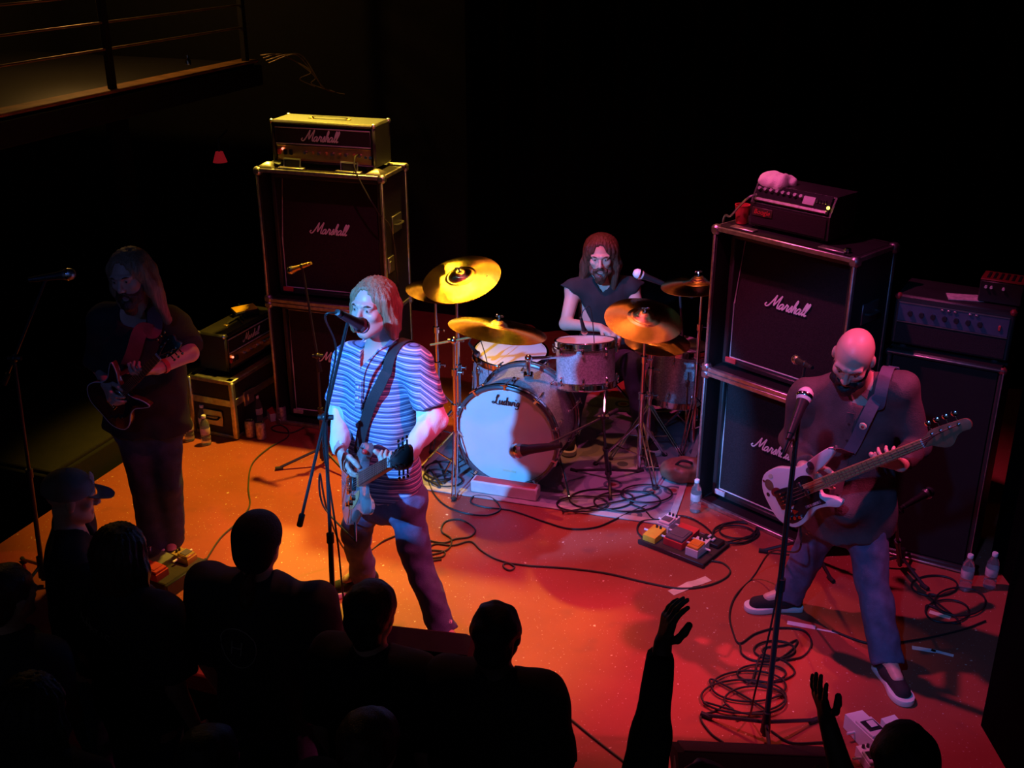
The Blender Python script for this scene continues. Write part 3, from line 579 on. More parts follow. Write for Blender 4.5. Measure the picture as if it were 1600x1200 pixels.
m = M(Xb); m.box((.22, -.012, .19), (.012, .012, .025), .002); m.obj('power_switch', 'red', pan)
for z in (.245, .145): m = M(Xb); m.box((0, -.010, z), (bw - .04, .005, .005)); m.obj('panel_trim', 'steel', pan)
for sx in (-1, 1):
    for yy in (.04, .28): m = M(Xb); m.cyl((sx * .22, yy, 0), (sx * .22, yy, .022), .018, n=10); m.obj('foot', 'rubber', t)
for sx in (-1, 1): m = M(Xb); bar_corner(m, (sx * (bw / 2 - .012), .012, .268), .018); m.obj('corner_cap', 'burnt', t)
t = thing('preamp_unit', 'dark red effects unit with white knobs on the bass amplifier', 'amplifier', (Xb @ np.array([.19, .14, .28, 1]))[:3], ba); Xq = WM[t]
m = M(Xq); m.box((0, 0, .06), (.20, .15, .11), .006); m.obj('housing', 'black', t)
m = M(Xq); m.box((0, 0, .118), (.20, .15, .008), .003); m.obj('top_plate', 'burnt', t)
for x in (-.07, -.045, .01): m = M(Xq); m.cyl((x, -.075, .085), (x, -.09, .085), .007, n=8); m.obj('knob', 'white', t)
for i in range(6): m = M(Xq); m.box((-.07 + .028 * i, 0, .1235), (.012, .1, .003)); m.obj('vent_slot', 'black', t)
t = thing('setlist_sheet', 'red-lit paper lying on the bass amplifier beside the dark red unit', 'paper', (Xb @ np.array([.03, .10, .281, 1]))[:3], ba + .3)
m = M(WM[t]); m.box((0, 0, .002), (.17, .10, .003)); m.obj('sheet', 'paper', t)
# low platform beside the stage, far left
t = thing('low_platform', 'low dark platform with carpeted top beside the left edge of the red stage', 'platform', S(-5.0, 5.6, 0) + np.array([0, 0, -.85]), YAW)
m = M(SX); m.box((-5.15, 5.55, -.35), (1.2, 1.9, .98), .01); m.obj('body', 'wallblack', t)
m = M(SX); m.box((-5.15, 5.55, .15), (1.16, 1.86, .03), .008); m.obj('carpet_top', 'greybox', t)

# ------------------------------------------------------------------ sculpting: blended solids turned into one closed skin
class Sculpt:
    def __init__(s): s.p = []; s.lo = np.full(3, 1e9); s.hi = np.full(3, -1e9)
    def _b(s, lo, hi, grow=True):
        if grow: s.lo = np.minimum(s.lo, lo); s.hi = np.maximum(s.hi, hi)
    def cap(s, a, b, ra, rb=None, k=.025, flat=None, op='u', cut=False, cuta=False):
        a = np.asarray(a, float); b = np.asarray(b, float); rb = ra if rb is None else rb; r = max(ra, rb)
        f = 1.0
        if flat is not None: f = max(1.0, 1 / 1.0)
        lo = np.minimum(a, b) - r; hi = np.maximum(a, b) + r
        s._b(lo, hi, op == 'u'); s.p.append(('c', a, b, ra, rb, k, flat, op, cut, cuta, lo, hi)); return s
    def ell(s, c, r, R=None, k=.025, op='u'):
        c = np.asarray(c, float); r = np.asarray(r, float); R = np.eye(3) if R is None else R; m_ = r.max()
        s._b(c - m_, c + m_, op == 'u'); s.p.append(('e', c, r, R, None, k, None, op, False, False, c - m_, c + m_)); return s
    def solid(s, h, fine=(), hf=.005, noise=None):
        lo = s.lo - .02; hi = s.hi + .02; ax = []
        for i in range(3):
            x = lo[i]; L = [x]
            iv = [(c[i] - r, c[i] + r) for c, r in fine]
            while x < hi[i]: x += hf if any(a <= x <= b for a, b in iv) else h; L.append(x)
            ax.append(np.array(L))
        F = np.full([len(a) for a in ax], .2, np.float32)
        for ty, a, b, r1, r2, k, flat, op, cut, cuta, l, u in s.p:
            pad = k + 2.2 * h
            sl = tuple(slice(max(0, np.searchsorted(ax[i], l[i] - pad) - 1), np.searchsorted(ax[i], u[i] + pad) + 1) for i in range(3))
            X, Y, Z = np.meshgrid(ax[0][sl[0]], ax[1][sl[1]], ax[2][sl[2]], indexing='ij', sparse=True)
            if X.size == 0 or Y.size == 0 or Z.size == 0: continue
            if ty == 'c':
                d = b - a; dd = d @ d + 1e-12; px, py, pz = X - a[0], Y - a[1], Z - a[2]
                t0 = (px * d[0] + py * d[1] + pz * d[2]) / dd; t = np.clip(t0, 0, 1)
                qx, qy, qz = px - t * d[0], py - t * d[1], pz - t * d[2]
                if flat is not None:
                    nf, ff = flat; e = (qx * nf[0] + qy * nf[1] + qz * nf[2]) * (1 / ff - 1); q = np.sqrt((qx + e * nf[0]) ** 2 + (qy + e * nf[1]) ** 2 + (qz + e * nf[2]) ** 2)
                    D = (q - (r1 + (r2 - r1) * t)) * (ff + (1 - ff) * .35)
                else: D = np.sqrt(qx * qx + qy * qy + qz * qz) - (r1 + (r2 - r1) * t)
                if cut: D = np.maximum(D, (t0 - 1) * math.sqrt(dd))
                if cuta: D = np.maximum(D, -t0 * math.sqrt(dd))
            else:
                R = r2 if False else None; c = a; r = b; Rm = r1
                p0 = [(X - c[0]) * Rm[0, j] + (Y - c[1]) * Rm[1, j] + (Z - c[2]) * Rm[2, j] for j in range(3)]
                k0 = np.sqrt(sum((p0[j] / r[j]) ** 2 for j in range(3))); k1 = np.sqrt(sum((p0[j] / r[j] ** 2) ** 2 for j in range(3))) + 1e-9
                D = k0 * (k0 - 1) / k1
            G = F[sl]
            if op == 'u': hh = np.maximum(k - np.abs(G - D), 0) / k; F[sl] = np.minimum(G, D) - hh * hh * k * .25
            else: D = -D; hh = np.maximum(k - np.abs(G - D), 0) / k; F[sl] = np.maximum(G, D) + hh * hh * k * .25
        if noise is not None:
            X, Y, Z = np.meshgrid(*ax, indexing='ij', sparse=True); F = F + noise(X, Y, Z).astype(np.float32)
        return surface_net(F, ax)
def surface_net(F, ax):
    n = F.shape; I = F < 0
    c = np.zeros([q - 1 for q in n], np.uint8)
    for i in (0, 1):
        for j in (0, 1):
            for k in (0, 1): c += I[i:n[0] - 1 + i, j:n[1] - 1 + j, k:n[2] - 1 + k]
    act = (c > 0) & (c < 8); idx = np.argwhere(act); N = len(idx)
    ids = np.full(act.shape, -1, np.int64); ids[act] = np.arange(N)
    acc = np.zeros((N, 3)); cnt = np.zeros(N)
    co = [(i, j, k) for i in (0, 1) for j in (0, 1) for k in (0, 1)]
    val = {o: F[idx[:, 0] + o[0], idx[:, 1] + o[1], idx[:, 2] + o[2]].astype(float) for o in co}
    pos = lambda o: np.stack([ax[a][idx[:, a] + o[a]] for a in range(3)], 1)
    for o in co:
        for a in range(3):
            if o[a] == 0:
                p = list(o); p[a] = 1; p = tuple(p); v0, v1 = val[o], val[p]; cr = (v0 < 0) != (v1 < 0)
                t = np.where(cr, v0 / (v0 - v1 + 1e-20), 0)[:, None]; q = pos(o) * (1 - t) + pos(p) * t
                acc[cr] += q[cr]; cnt[cr] += 1
    V = acc / cnt[:, None]; faces = []
    for a in range(3):
        b_, c_ = (a + 1) % 3, (a + 2) % 3
        s0 = [slice(1, -1)] * 3; s1 = [slice(1, -1)] * 3; s0[a] = slice(0, -1); s1[a] = slice(1, None)
        A0, A1 = I[tuple(s0)], I[tuple(s1)]
        for sg, mask in ((1, A0 & ~A1), (-1, ~A0 & A1)):
            e = np.argwhere(mask); off = np.ones(3, int); off[a] = 0; e = e + off
            def cell(db, dc):
                q = e.copy(); q[:, b_] += db; q[:, c_] += dc; return ids[q[:, 0], q[:, 1], q[:, 2]]
            quad = np.stack([cell(-1, -1), cell(0, -1), cell(0, 0), cell(-1, 0)], 1)
            faces.append(quad if sg > 0 else quad[:, ::-1])
    Fc = np.concatenate(faces); return V, Fc[(Fc >= 0).all(1)]
def skin_obj(name, VF, mats, parent, pick=None):
    V, Fc = VF; Wp = WM[parent] if parent is not None else I4
    iv = np.linalg.inv(Wp); v = V @ iv[:3, :3].T + iv[:3, 3]
    me = bpy.data.meshes.new(name); me.vertices.add(len(v)); me.vertices.foreach_set('co', v.astype(np.float32).ravel())
    me.loops.add(Fc.size); me.loops.foreach_set('vertex_index', Fc.astype(np.int32).ravel())
    me.polygons.add(len(Fc)); me.polygons.foreach_set('loop_start', np.arange(0, Fc.size, 4, dtype=np.int32)); me.polygons.foreach_set('loop_total', np.full(len(Fc), 4, np.int32))
    for m_ in (mats if isinstance(mats, (list, tuple)) else [mats]): me.materials.append(K[m_])
    if pick is not None: me.polygons.foreach_set('material_index', pick(V[Fc].mean(1)).astype(np.int32))
    me.polygons.foreach_set('use_smooth', [True] * len(Fc)); me.update(calc_edges=True); me.validate(); return link(name, me, parent, Wp)
def folds(amp, f1, f2, seed):
    rs = np.random.RandomState(seed); w = [(nrm(rs.normal(size=3) * (1, 1, .6)) * q, rs.uniform(0, 6)) for q in (f1, f1 * 1.3, f2, f2 * 1.2)]
    def g(X, Y, Z):
        o = 0
        for i, (k, p) in enumerate(w): o = o + amp * (1, .8, .5, .4)[i] * np.sin(k[0] * X + k[1] * Y + k[2] * Z + p + 1.2 * np.sin(k[2] * X * .7 - k[0] * Z * .6 + p))
        return o
    return g
# towel lump
sc_ = Sculpt(); TX = TOWEL_X
tp = lambda x, y, z: (TX @ np.array([x, y, z, 1]))[:3]
sc_.cap(tp(-.09, .02, .012), tp(.10, .03, .012), .034, .04, .03).cap(tp(-.05, -.05, .014), tp(.10, -.04, .018), .034, .045, .03).cap(tp(.0, .04, .045), tp(.10, 0, .055), .03, .028, .02).cap(tp(-.09, -.01, .02), tp(-.04, .03, .05), .03, .026, .02)
o = skin_obj('hand_towel', sc_.solid(.006, noise=folds(.004, 50, 110, 3)), 'towel', None)
V_ = tp(0, 0, 0); o.data.transform(Matrix.Translation(Vector(-V_))); o.location = V_; WM[o] = Tr(V_)
tag(o, 'crumpled white hand towel on top of the black amplifier head', 'towel')

class Head:
    """face axes: r = person's left, f = forward, u = up"""
    def __init__(s, c, f, u, k=1.0): s.c = np.asarray(c, float); s.f = nrm(f); s.r = nrm(np.cross(u, s.f)); s.u = np.cross(s.f, s.r); s.k = k; s.R = np.stack([s.r, s.f, s.u], 1)
    def __call__(s, x, y, z): return s.c + s.k * (s.r * x + s.f * y + s.u * z)
    def loc(s, V): return (V - s.c) @ s.R / s.k
def face(S_, H, fem=False):
    k = H.k; q = lambda *a: tuple(k * b_ for b_ in a)
    S_.ell(H(0, -.014, .036), q(.075, .097, .082), H.R, .02); S_.ell(H(0, .018, -.03), q(.060, .072, .086), H.R, .03)
    for sx in (-1, 1):
        S_.cap(H(sx * .052, -.005, -.045), H(sx * .014, .066, -.094), .020 * k, .017 * k, .03); S_.ell(H(sx * .043, .058, -.018), q(.020, .022, .018), H.R, .02)
        S_.ell(H(sx * .078, -.008, .0), q(.010, .020, .031), H.R, .008); S_.ell(H(sx * .0315, .096, .010), q(.017, .014, .010), H.R, .012, 'd')
        S_.ell(H(sx * .0315, .074, .009), q(.0135, .0135, .0115), H.R, .004); S_.ell(H(sx * .011, .098, -.030), q(.009, .010, .008), H.R, .006)
        S_.cap(H(sx * .012, .088, .030), H(sx * .048, .072, .028), .010 * k, .009 * k, .015)
    S_.cap(H(0, .086, .018), H(0, .110, -.024), .0085 * k, .0115 * k, .010)
    S_.cap(H(-.018, .083, -.056), H(.018, .083, -.056), .0075 * k, k=.006); S_.cap(H(-.014, .082, -.067), H(.014, .082, -.067), .008 * k, k=.006)
    S_.cap(H(-.022, .094, -.0615), H(.022, .094, -.0615), .003 * k, k=.004, op='d'); S_.ell(H(0, .066, -.096), q(.020, .018, .016), H.R, .02)
def face_pick(H):
    def g(C):
        L = H.loc(C); m_ = np.zeros(len(C), int); x, y, z = np.abs(L[:, 0]), L[:, 1], L[:, 2]
        m_[(x < .022) & (y > .078) & (z < -.049) & (z > -.076)] = 1
        return m_
    return g
def eyes(H, t, body):
    for sx in (-1, 1):
        m = M(); m.ball(H(sx * .0315, .0775, .009), .0114 * H.k, 12, sc=(1, 1, .5)); e = m.obj('eye', 'eyewhite', t)
        m = M(); m.ball(H(sx * .0315, .0850, .009), .0056 * H.k, 10); m.obj('iris', 'iris', e)
        m = M(); m.tube(spl([H(sx * .014, .093, .026), H(sx * .032, .091, .031), H(sx * .050, .077, .027)], 5), [.003] * 5 + [.0045] * 3 + [.003] * 3, 6); m.obj('eyebrow', 'hairdark', t)
def hand(S_, w_, d, n, th, curl=(.5, .6, .4), k=1.0, thumb=.5, spread=.0):
    d = nrm(d); n = nrm(n - np.dot(n, d) * d); t = nrm(np.cross(n, d)); t = t if np.dot(t, th) > 0 else -t
    tips = []
    offs = (.030, .010, -.010, -.029); Ls = (.074, .082, .076, .060)
    for o_, L in zip(offs, Ls): S_.cap(w_ + d * .012 * k + t * o_ * .55 * k, w_ + (d * .088 - d * abs(o_ - .01) * .25 + t * o_) * k, .014 * k, .0125 * k, .012)
    for i, (o_, L) in enumerate(zip(offs, Ls)):
        p = w_ + (d * .088 - d * abs(o_ - .01) * .25 + t * o_) * k; a = 0; cc = curl[i] if isinstance(curl[0], (list, tuple)) else curl
        for j, (fr, c_) in enumerate(zip((.46, .30, .24), cc)):
            a += c_; v = nrm(d * math.cos(a) + n * math.sin(a) + t * (spread * (o_ / .03)) * (1 if j == 0 else .4)); e = p + v * L * fr * k
            S_.cap(p, e, (.0098 - .001 * j) * k, (.0090 - .001 * j) * k, .0035); p = e
        tips.append(p)
    p = w_ + (d * .026 + t * .026 + n * .004) * k
    for L, v in ((.045, d * .62 + t * .68 + n * thumb * .6), (.034, d * .85 + t * .25 + n * thumb), (.026, d * .9 - t * .05 + n * thumb * 1.2)):
        e = p + nrm(v) * L * k; S_.cap(p, e, .0128 * k, .0108 * k, .006); p = e
    return tips
def person_rig(J, g=1.0):
    up = nrm(J['neck'] - (J['hipL'] + J['hipR']) / 2); side = nrm(J['shL'] - J['shR']); fwd = nrm(np.cross(side, up)) ; fwd = fwd if True else fwd
    return up, side, nrm(np.cross(side, up))
def body(J, H, g=1.0, hands=None, h=.011, headfine=True, torso_flat=.66):
    """one continuous figure: trunk, limbs, neck, head with face, hands with five fingers"""
    S_ = Sculpt(); up, side, fw = person_rig(J); pel = (J['hipL'] + J['hipR']) / 2; shm = (J['shL'] + J['shR']) / 2
    fl = (fw, torso_flat)
    S_.cap(shm - up * .10, shm - up * .24, .150 * g, .142 * g, .05, fl); S_.cap(shm - up * .24, pel + up * .06, .142 * g, .150 * g, .06, fl)
    S_.cap(J['hipL'], J['hipR'], .100 * g, k=.06); S_.cap(J['shR'], J['shL'], .055, k=.05)
    for s_ in 'LR':
        S_.cap(J['neck'] - up * .01, J['sh' + s_] + up * .01, .050, .046, .04)
        S_.cap(J['sh' + s_], J['el' + s_], .050 * (1 + .4 * (g - 1)), .039, .03); S_.cap(J['el' + s_], J['wr' + s_], .041, .027, .02)
        S_.cap(J['hip' + s_], J['kn' + s_], .085 * g, .056, .04); S_.cap(J['kn' + s_], J['an' + s_], .056, .036, .03)
        S_.cap(J['an' + s_], J['an' + s_] + J['toe' + s_] * .10 - np.array([0, 0, .035]), .036, .028, .02)
    S_.cap(J['neck'] - up * .03, H(0, -.028, -.055), .060, .054 * H.k, .03)
    face(S_, H)
    fine = [(H.c, .135 * H.k)] if headfine else []
    if hands:
        for s_, a in hands.items():
            hand(S_, J['wr' + s_], **a); fine.append((J['wr' + s_] + nrm(a['d']) * .08, .11))
    return S_.solid(h, fine, .0048)
def trousers(J, g=1.0, h=.011, flare=.0, an=1.0, seed=1, waist=.10):
    S_ = Sculpt(); up, side, fw = person_rig(J); pel = (J['hipL'] + J['hipR']) / 2
    S_.cap(J['hipL'], J['hipR'], .106 * g, k=.04); S_.cap(pel, pel + up * waist, .150 * g, .146 * g, .04, (fw, .70), cut=True)
    for s_ in 'LR':
        a = J['an' + s_] - np.array([0, 0, .025])
        S_.cap(J['hip' + s_], J['kn' + s_], .094 * g, .072 * g, .03); S_.cap(J['kn' + s_], a, .070 * g, .058 * g + flare, .025, cut=True)
    return S_.solid(h, noise=folds(.0038, 34, 80, seed))
def shirt(J, g=1.0, h=.010, sleeve=.75, hem=.02, loose=.024, seed=2, straight=True, neck=True, slr=.062, belly=0.0, torso_flat=.66, amp=.004, armhole=None, trap=.050, vneck=0):
    S_ = Sculpt(); up, side, fw = person_rig(J); pel = (J['hipL'] + J['hipR']) / 2; shm = (J['shL'] + J['shR']) / 2; fl = (fw, torso_flat + .05)
    S_.cap(shm - up * .09, shm - up * .25, .150 * g + loose, .150 * g + loose, .05, fl)
    S_.cap(shm - up * .25, pel - up * hem, .150 * g + loose, .182 * g + loose * 1.2, .06, fl, cut=True)
    if belly: S_.ell(pel + up * .16 + fw * .05 * g, (.13 * g, .11 + belly, .14), np.stack([side, fw, up], 1), .06)
    S_.cap(J['shR'], J['shL'], .055 + loose * .6, k=.05)
    for s_ in 'LR':
        S_.cap(J['neck'] - up * .015, J['sh' + s_] + up * .012, .004 + trap + loose * .3, trap + loose * .5, .04)
        sh, el, wr = J['sh' + s_], J['el' + s_], J['wr' + s_]
        if sleeve <= 0: continue
        if sleeve <= 1: S_.cap(sh, sh + (el - sh) * sleeve, slr + loose * .45, slr + .006 + loose * .3, .04, cut=True)
        else:
            S_.cap(sh, el, slr + loose * .4, .056, .04); S_.cap(el, el + (wr - el) * (sleeve - 1), .056, .043, .03, cut=True)
    if neck: S_.cap(J['neck'] + up * .035 + fw * .02, J['neck'] - up * .05 + fw * .035, .052, .06, .02, op='d')
    if vneck: S_.cap(J['neck'] + fw * .06, J['neck'] - up * vneck + fw * .12, .050, .022, k=.01, op='d')
    if armhole is not None:
        for a_, b_, r_ in armhole: S_.cap(a_, b_, r_, k=.01, op='d')
    return S_.solid(h, noise=folds(amp, 24, 55, seed))
def shoe(t, an, toe, floor_z, mat_up='canvas', L=.29):
    toe = nrm([toe[0], toe[1], 0]); X = np.eye(4); X[:3, 0] = np.cross(toe, (0, 0, 1)); X[:3, 1] = toe; X[:3, 3] = (an[0], an[1], floor_z)
    pts = [(-.030, -.075), (.030, -.075), (.040, -.04), (.036, .05), (.052, .13), (.044, .185), (.018, .212), (-.018, .212), (-.044, .185), (-.050, .13), (-.036, .05), (-.040, -.04)]
    out = [p_[:2] for p_ in spl([np.array([a, b_, 0]) for a, b_ in pts], 4, True)]
    m = M(); m.prism(out, .001, .030, X, .004); so = m.obj('shoe_sole', 'sole', t)
    S_ = Sculpt(); q = lambda x, y, z: (X @ np.array([x, y, z, 1]))[:3]
    S_.cap(q(0, -.04, .055), q(0, .02, .058), .036, .038, .03); S_.cap(q(0, .02, .055), q(0, .155, .036), .040, .036, .04); S_.cap(q(0, -.035, .06), q(0, -.01, .085), .033, .036, .02)
    S_.cap(q(-.3, .06, -.03), q(.3, .06, -.03), .045, k=.004, op='d')
    o = skin_obj('shoe_upper', S_.solid(.007), mat_up, t); return so
def hair_long(t, H, length=.2, back=.1, m_='hairdark', fringe=.0, seed=5, vol=1.0, lean=(0, 0, 0), part=True, open_=.055, name='hair'):
    """shell over the skull with locks falling at the sides and back"""
    S_ = Sculpt(); k = H.k; lean = np.asarray(lean, float)
    S_.ell(H(0, -.020, .044), (.088 * vol * k, .105 * k, .088 * k), H.R, .02)
    for sx in (-1, 1):
        a = H(sx * .070, .020, .045); b_ = H(sx * (.078 + .01 * vol), -.005, -.06); S_.cap(a, b_, .026 * vol, .030 * vol, .03)
        e = b_ - np.array([0, 0, 1]) * length + lean * length + H.r * sx * .012; S_.cap(b_, e, .030 * vol, .020, .03)
        a2 = H(sx * .062, -.06, .0); e2 = a2 - np.array([0, 0, 1]) * (length + .05) + lean * length; S_.cap(a2, e2, .042 * vol, .028, .03)
    a = H(0, -.085, 0); S_.cap(a, a - np.array([0, 0, 1]) * (length + back) + lean * length, .055, .040, .04, (H.f, .7))
    S_.ell(H(0, .105, -.02), (open_ * k, .105 * k, .122 * k), H.R, .012, 'd')
    def nz(X, Y, Z):
        th = np.arctan2((X - H.c[0]) * H.f[0] + (Y - H.c[1]) * H.f[1], (X - H.c[0]) * H.r[0] + (Y - H.c[1]) * H.r[1])
        return .0032 * np.sin(th * 22 + 3 * np.sin(Z * 14)) + .0022 * np.sin(th * 47 + 5 * np.sin(Z * 11 + 1))
    return skin_obj(name, S_.solid(.008, noise=nz), m_, t)
def beard(t, H, m_='hairdark', long=.02):
    S_ = Sculpt(); k = H.k
    for sx in (-1, 1):
        S_.cap(H(sx * .060, .015, -.035), H(sx * .045, .055, -.078), .013 * k, .018 * k, .02); S_.cap(H(sx * .045, .055, -.078), H(0, .080, -.105 - long * .5), .020 * k, .022 * k, .02)
        S_.cap(H(sx * .006, .098, -.045), H(sx * .030, .082, -.066), .008 * k, .009 * k, .01); S_.cap(H(sx * .030, .080, -.066), H(sx * .022, .078, -.095), .010 * k, .014 * k, .015)
    S_.ell(H(0, .074, -.105 - long), (.032 * k, .024 * k, .022 * k + long), H.R, .02)
    return skin_obj('beard', S_.solid(.0055, noise=folds(.0016, 160, 260, 4)), m_, t)
def strap_on(name, pts, nors, wid, t, m_, th=.006):
    m = M(); m.ribbon(spl(pts, 8), [nrm(q) for q in spl(nors, 8)], wid, th); return m.obj(name, m_, t)

# ------------------------------------------------------------------ guitars
def drape(V, p, d, r=.018, off=.004, dflt=None):
    """the point of a garment surface met along d from p"""
    q = V - p; s = q @ d; lat = np.linalg.norm(q - s[:, None] * d, axis=1); k = lat < r
    return p + d * (s[k].max() + off) if k.any() else p
DA = [(-.185, 0), (-.18, .09), (-.13, .155), (-.06, .17), (.01, .145), (.07, .122), (.13, .135), (.19, .155), (.235, .135), (.225, .10), (.17, .07), (.15, .035), (.15, -.035), (.17, -.07), (.225, -.10), (.235, -.135), (.19, -.155), (.13, -.135), (.07, -.122), (.01, -.145), (-.06, -.17), (-.13, -.155), (-.18, -.09)]
SG = [(-.17, 0), (-.165, .10), (-.10, .165), (-.02, .16), (.05, .125), (.12, .12), (.19, .15), (.245, .165), (.22, .11), (.17, .06), (.16, .03), (.16, -.03), (.17, -.06), (.22, -.11), (.245, -.165), (.19, -.15), (.12, -.12), (.05, -.125), (-.02, -.16), (-.10, -.165), (-.165, -.10)]
PB = [(-.13, 0), (-.115, -.10), (-.04, -.165), (.06, -.15), (.13, -.118), (.20, -.122), (.265, -.145), (.295, -.125), (.26, -.09), (.205, -.06), (.20, -.03), (.205, .035), (.235, .062), (.30, .078), (.37, .108), (.388, .135), (.36, .152), (.28, .142), (.18, .122), (.10, .135), (.02, .165), (-.07, .155), (-.12, .09)]
def smooth(o, n=4): return [p_[:2] for p_ in spl([np.array([a, b_, 0]) for a, b_ in o], n, True)]
def instrument(name, label, cat, bridge, nut, zh, scale, outline, mats, head, strings, frets=20, guard=None):
    """X runs up the neck, Z out of the face; scale = speaking length of the strings"""
    L = np.linalg.norm(nut - bridge); k = L / scale; X = frame(bridge, nut - bridge, zh); X[:3, :3] *= k
    t = thing(name, label, cat, bridge); th = .042
    m = M(X); m.prism(smooth(outline), -th, 0, bev=.006); m.obj('body', mats['body'], t)
    if guard is not None: m = M(X); m.prism(smooth(guard), .0005, .004); m.obj('pickguard', mats['guard'], t)
    x0 = outline[len(outline) // 2][0] if False else .12
    w0, w1 = (.029, .022) if strings == 6 else (.031, .021)
    m = M(X); m.prism([(x0, -w0), (scale, -w1), (scale, w1), (x0, w0)], -.020, .006, bev=.004); nk = m.obj('neck', mats['neck'], t)
    fb = scale * .30 if strings == 4 else scale * .27
    m = M(X); m.prism([(fb, -w0), (scale - .002, -w1), (scale - .002, w1), (fb, w0)], .006, .012); b_ = m.obj('fingerboard', mats['board'], t)
    for i in range(1, frets + 1):
        x = scale - scale * (1 - 2 ** (-i / 12)); 
        if x < fb + .005: break
        f_ = (x - fb) / (scale - fb); w_ = w0 + (w1 - w0) * f_; m = M(X); m.box((x, 0, .0125), (.003, w_ * 2 - .002, .002)); m.obj('fret', 'steel', b_)
    m = M(X); m.box((scale, 0, .010), (.006, w1 * 2, .012), .001); m.obj('nut', 'white', t)
    HX = X @ Tr(scale, 0, 0) @ Ry(.12); m = M(HX); m.prism(smooth(head['out'], 3), -.012, .004, bev=.002); hs = m.obj('headstock', mats['head'], t)
    ends = []
    for i, (x, y, sy) in enumerate(head['pegs']):
        m = M(HX); m.cyl((x, y, .004), (x, y, .020), .0045, n=8); m.cyl((x, y, .004), (x, y, .008), .009, n=10); m.tube([(x, y, -.008), (x, y + sy * .035, -.008)], .004, 6)
        m.ball((x, y + sy * (.052 if strings == 4 else .045), -.008), .016 if strings == 4 else .011, 10, sc=(1, .7 if strings == 6 else 1, .45)); m.obj('tuning_peg', 'chrome', hs); ends.append((HX @ np.array([x, y, .012, 1]))[:3])
    n = strings; sp = .052 if n == 6 else .057
    for i in range(n):
        y = (i - (n - 1) / 2) * sp / (n - 1); y1 = y * (w1 * 1.6 / sp)
        a = (X @ np.array([0, y, .014, 1]))[:3]; c = (X @ np.array([scale, y1, .0165, 1]))[:3]; m = M(); m.tube([a, c, ends[i] if i < len(ends) else c], (.0011 if n == 6 else .0019) * k, 4); m.obj('string', 'steel', t)
    m = M(X); m.box((-.01, 0, .007), (.05 if n == 6 else .07, .085, .014), .003); br = m.obj('bridge', mats.get('bridge', 'chrome'), t)
    for i in range(n): y = (i - (n - 1) / 2) * sp / (n - 1); m = M(X); m.box((-.012, y, .015), (.034 if n == 4 else .018, .007, .006), .002); m.obj('saddle', 'chrome', br)
    return t, X, k
# bald bassist's bass
bb, bn = A(1229, 777, 4.36), A(1443, 692, 3.98); BZ = np.array([-.30, -.80, .30])
PG = [(.03, -.045), (.06, .04), (.13, .075), (.19, .06), (.205, .03), (.205, -.03), (.19, -.065), (.21, -.10), (.16, -.098), (.10, -.10), (.03, -.135), (-.04, -.14), (-.07, -.11), (-.02, -.085)]
bass, BX, bk = instrument('bass_guitar', 'white bass guitar with black pickguard and round stickers held by the bald man', 'guitar', bb, bn, BZ, .864, PB, dict(body='bassbody', neck='maple', board='maple', head='walnut', guard='guard', bridge='guard'),
    dict(out=[(0, .021), (.03, .028), (.055, .043), (.12, .042), (.19, .036), (.235, .03), (.25, .005), (.235, -.022), (.20, -.02), (.165, -.03), (.13, -.058), (.095, -.062), (.06, -.045), (.03, -.026), (0, -.021)], pegs=[(.06, .024, 1), (.105, .024, 1), (.15, .022, 1), (.195, .019, 1)]), 4, 20, PG)
BI = np.linalg.inv(BX)
m = M(BX); m.prism(smooth([(-.045, .052), (.035, .05), (.045, .03), (.045, -.03), (.035, -.05), (-.045, -.052), (-.055, -.03), (-.055, .03)], 3), .003, .016, bev=.003); m.obj('bridge_cover', 'guard', bass)
for i in range(4): m = M(BX); m.tube([(-.042, -.03 + .02 * i, .020), (.03, -.03 + .02 * i, .020)], .0035, 6); m.ball((-.01, -.03 + .02 * i, .021), .006, 8); m.obj('saddle_bar', 'chrome', bass)
for x, y0, y1 in ((.115, .0, .045), (.14, -.045, 0)):
    m = M(BX); m.box((x, (y0 + y1) / 2, .008), (.028, .055, .016), .006); m.obj('pickup', 'black', bass)
for i, (x, y) in enumerate(((-.03, -.105), (.0, -.115), (.03, -.12))): m = M(BX); m.cyl((x, y, .004), (x, y, .020), .012, .010, 12); m.obj('control_knob', 'chrome', bass)
m = M(BX); m.prism([(.0, -.10), (.035, -.09), (-.005, -.06)], .005, .007); m.obj('jack_plate', 'chrome', bass)
for i, (x, y, r_, c_) in enumerate(((-.065, .095, .032, 'walnut'), (-.045, .045, .026, 'burnt'), (.23, .105, .024, 'amppanel'), (.21, .085, .018, 'grey'), (-.10, .05, .012, 'rosewood'), (-.03, .135, .012, 'cream'), (-.085, .125, .008, 'burnt'))):
    m = M(BX); m.prism(smooth([(x + r_ * math.cos(a) * (1.25 if i % 2 else .8), y + r_ * math.sin(a)) for a in np.linspace(0, 2 * PI, 9)[:-1]], 2), .0006, .0016); m.obj('sticker', c_, bass)
m = M(BX); m.box((.135, -.085, .0048), (.10, .016, .0015)); b_ = m.obj('label_strip', 'strapblue', bass)
text('label_lettering', 'PJ BASSICS', .016, BX @ Tr(.135, -.085, .0058), 'white', b_, ext=.0003)
m = M(BX); m.cyl((.388, .135, -.02), (.41, .142, -.02), .008, n=10); m.obj('strap_button', 'chrome', bass)
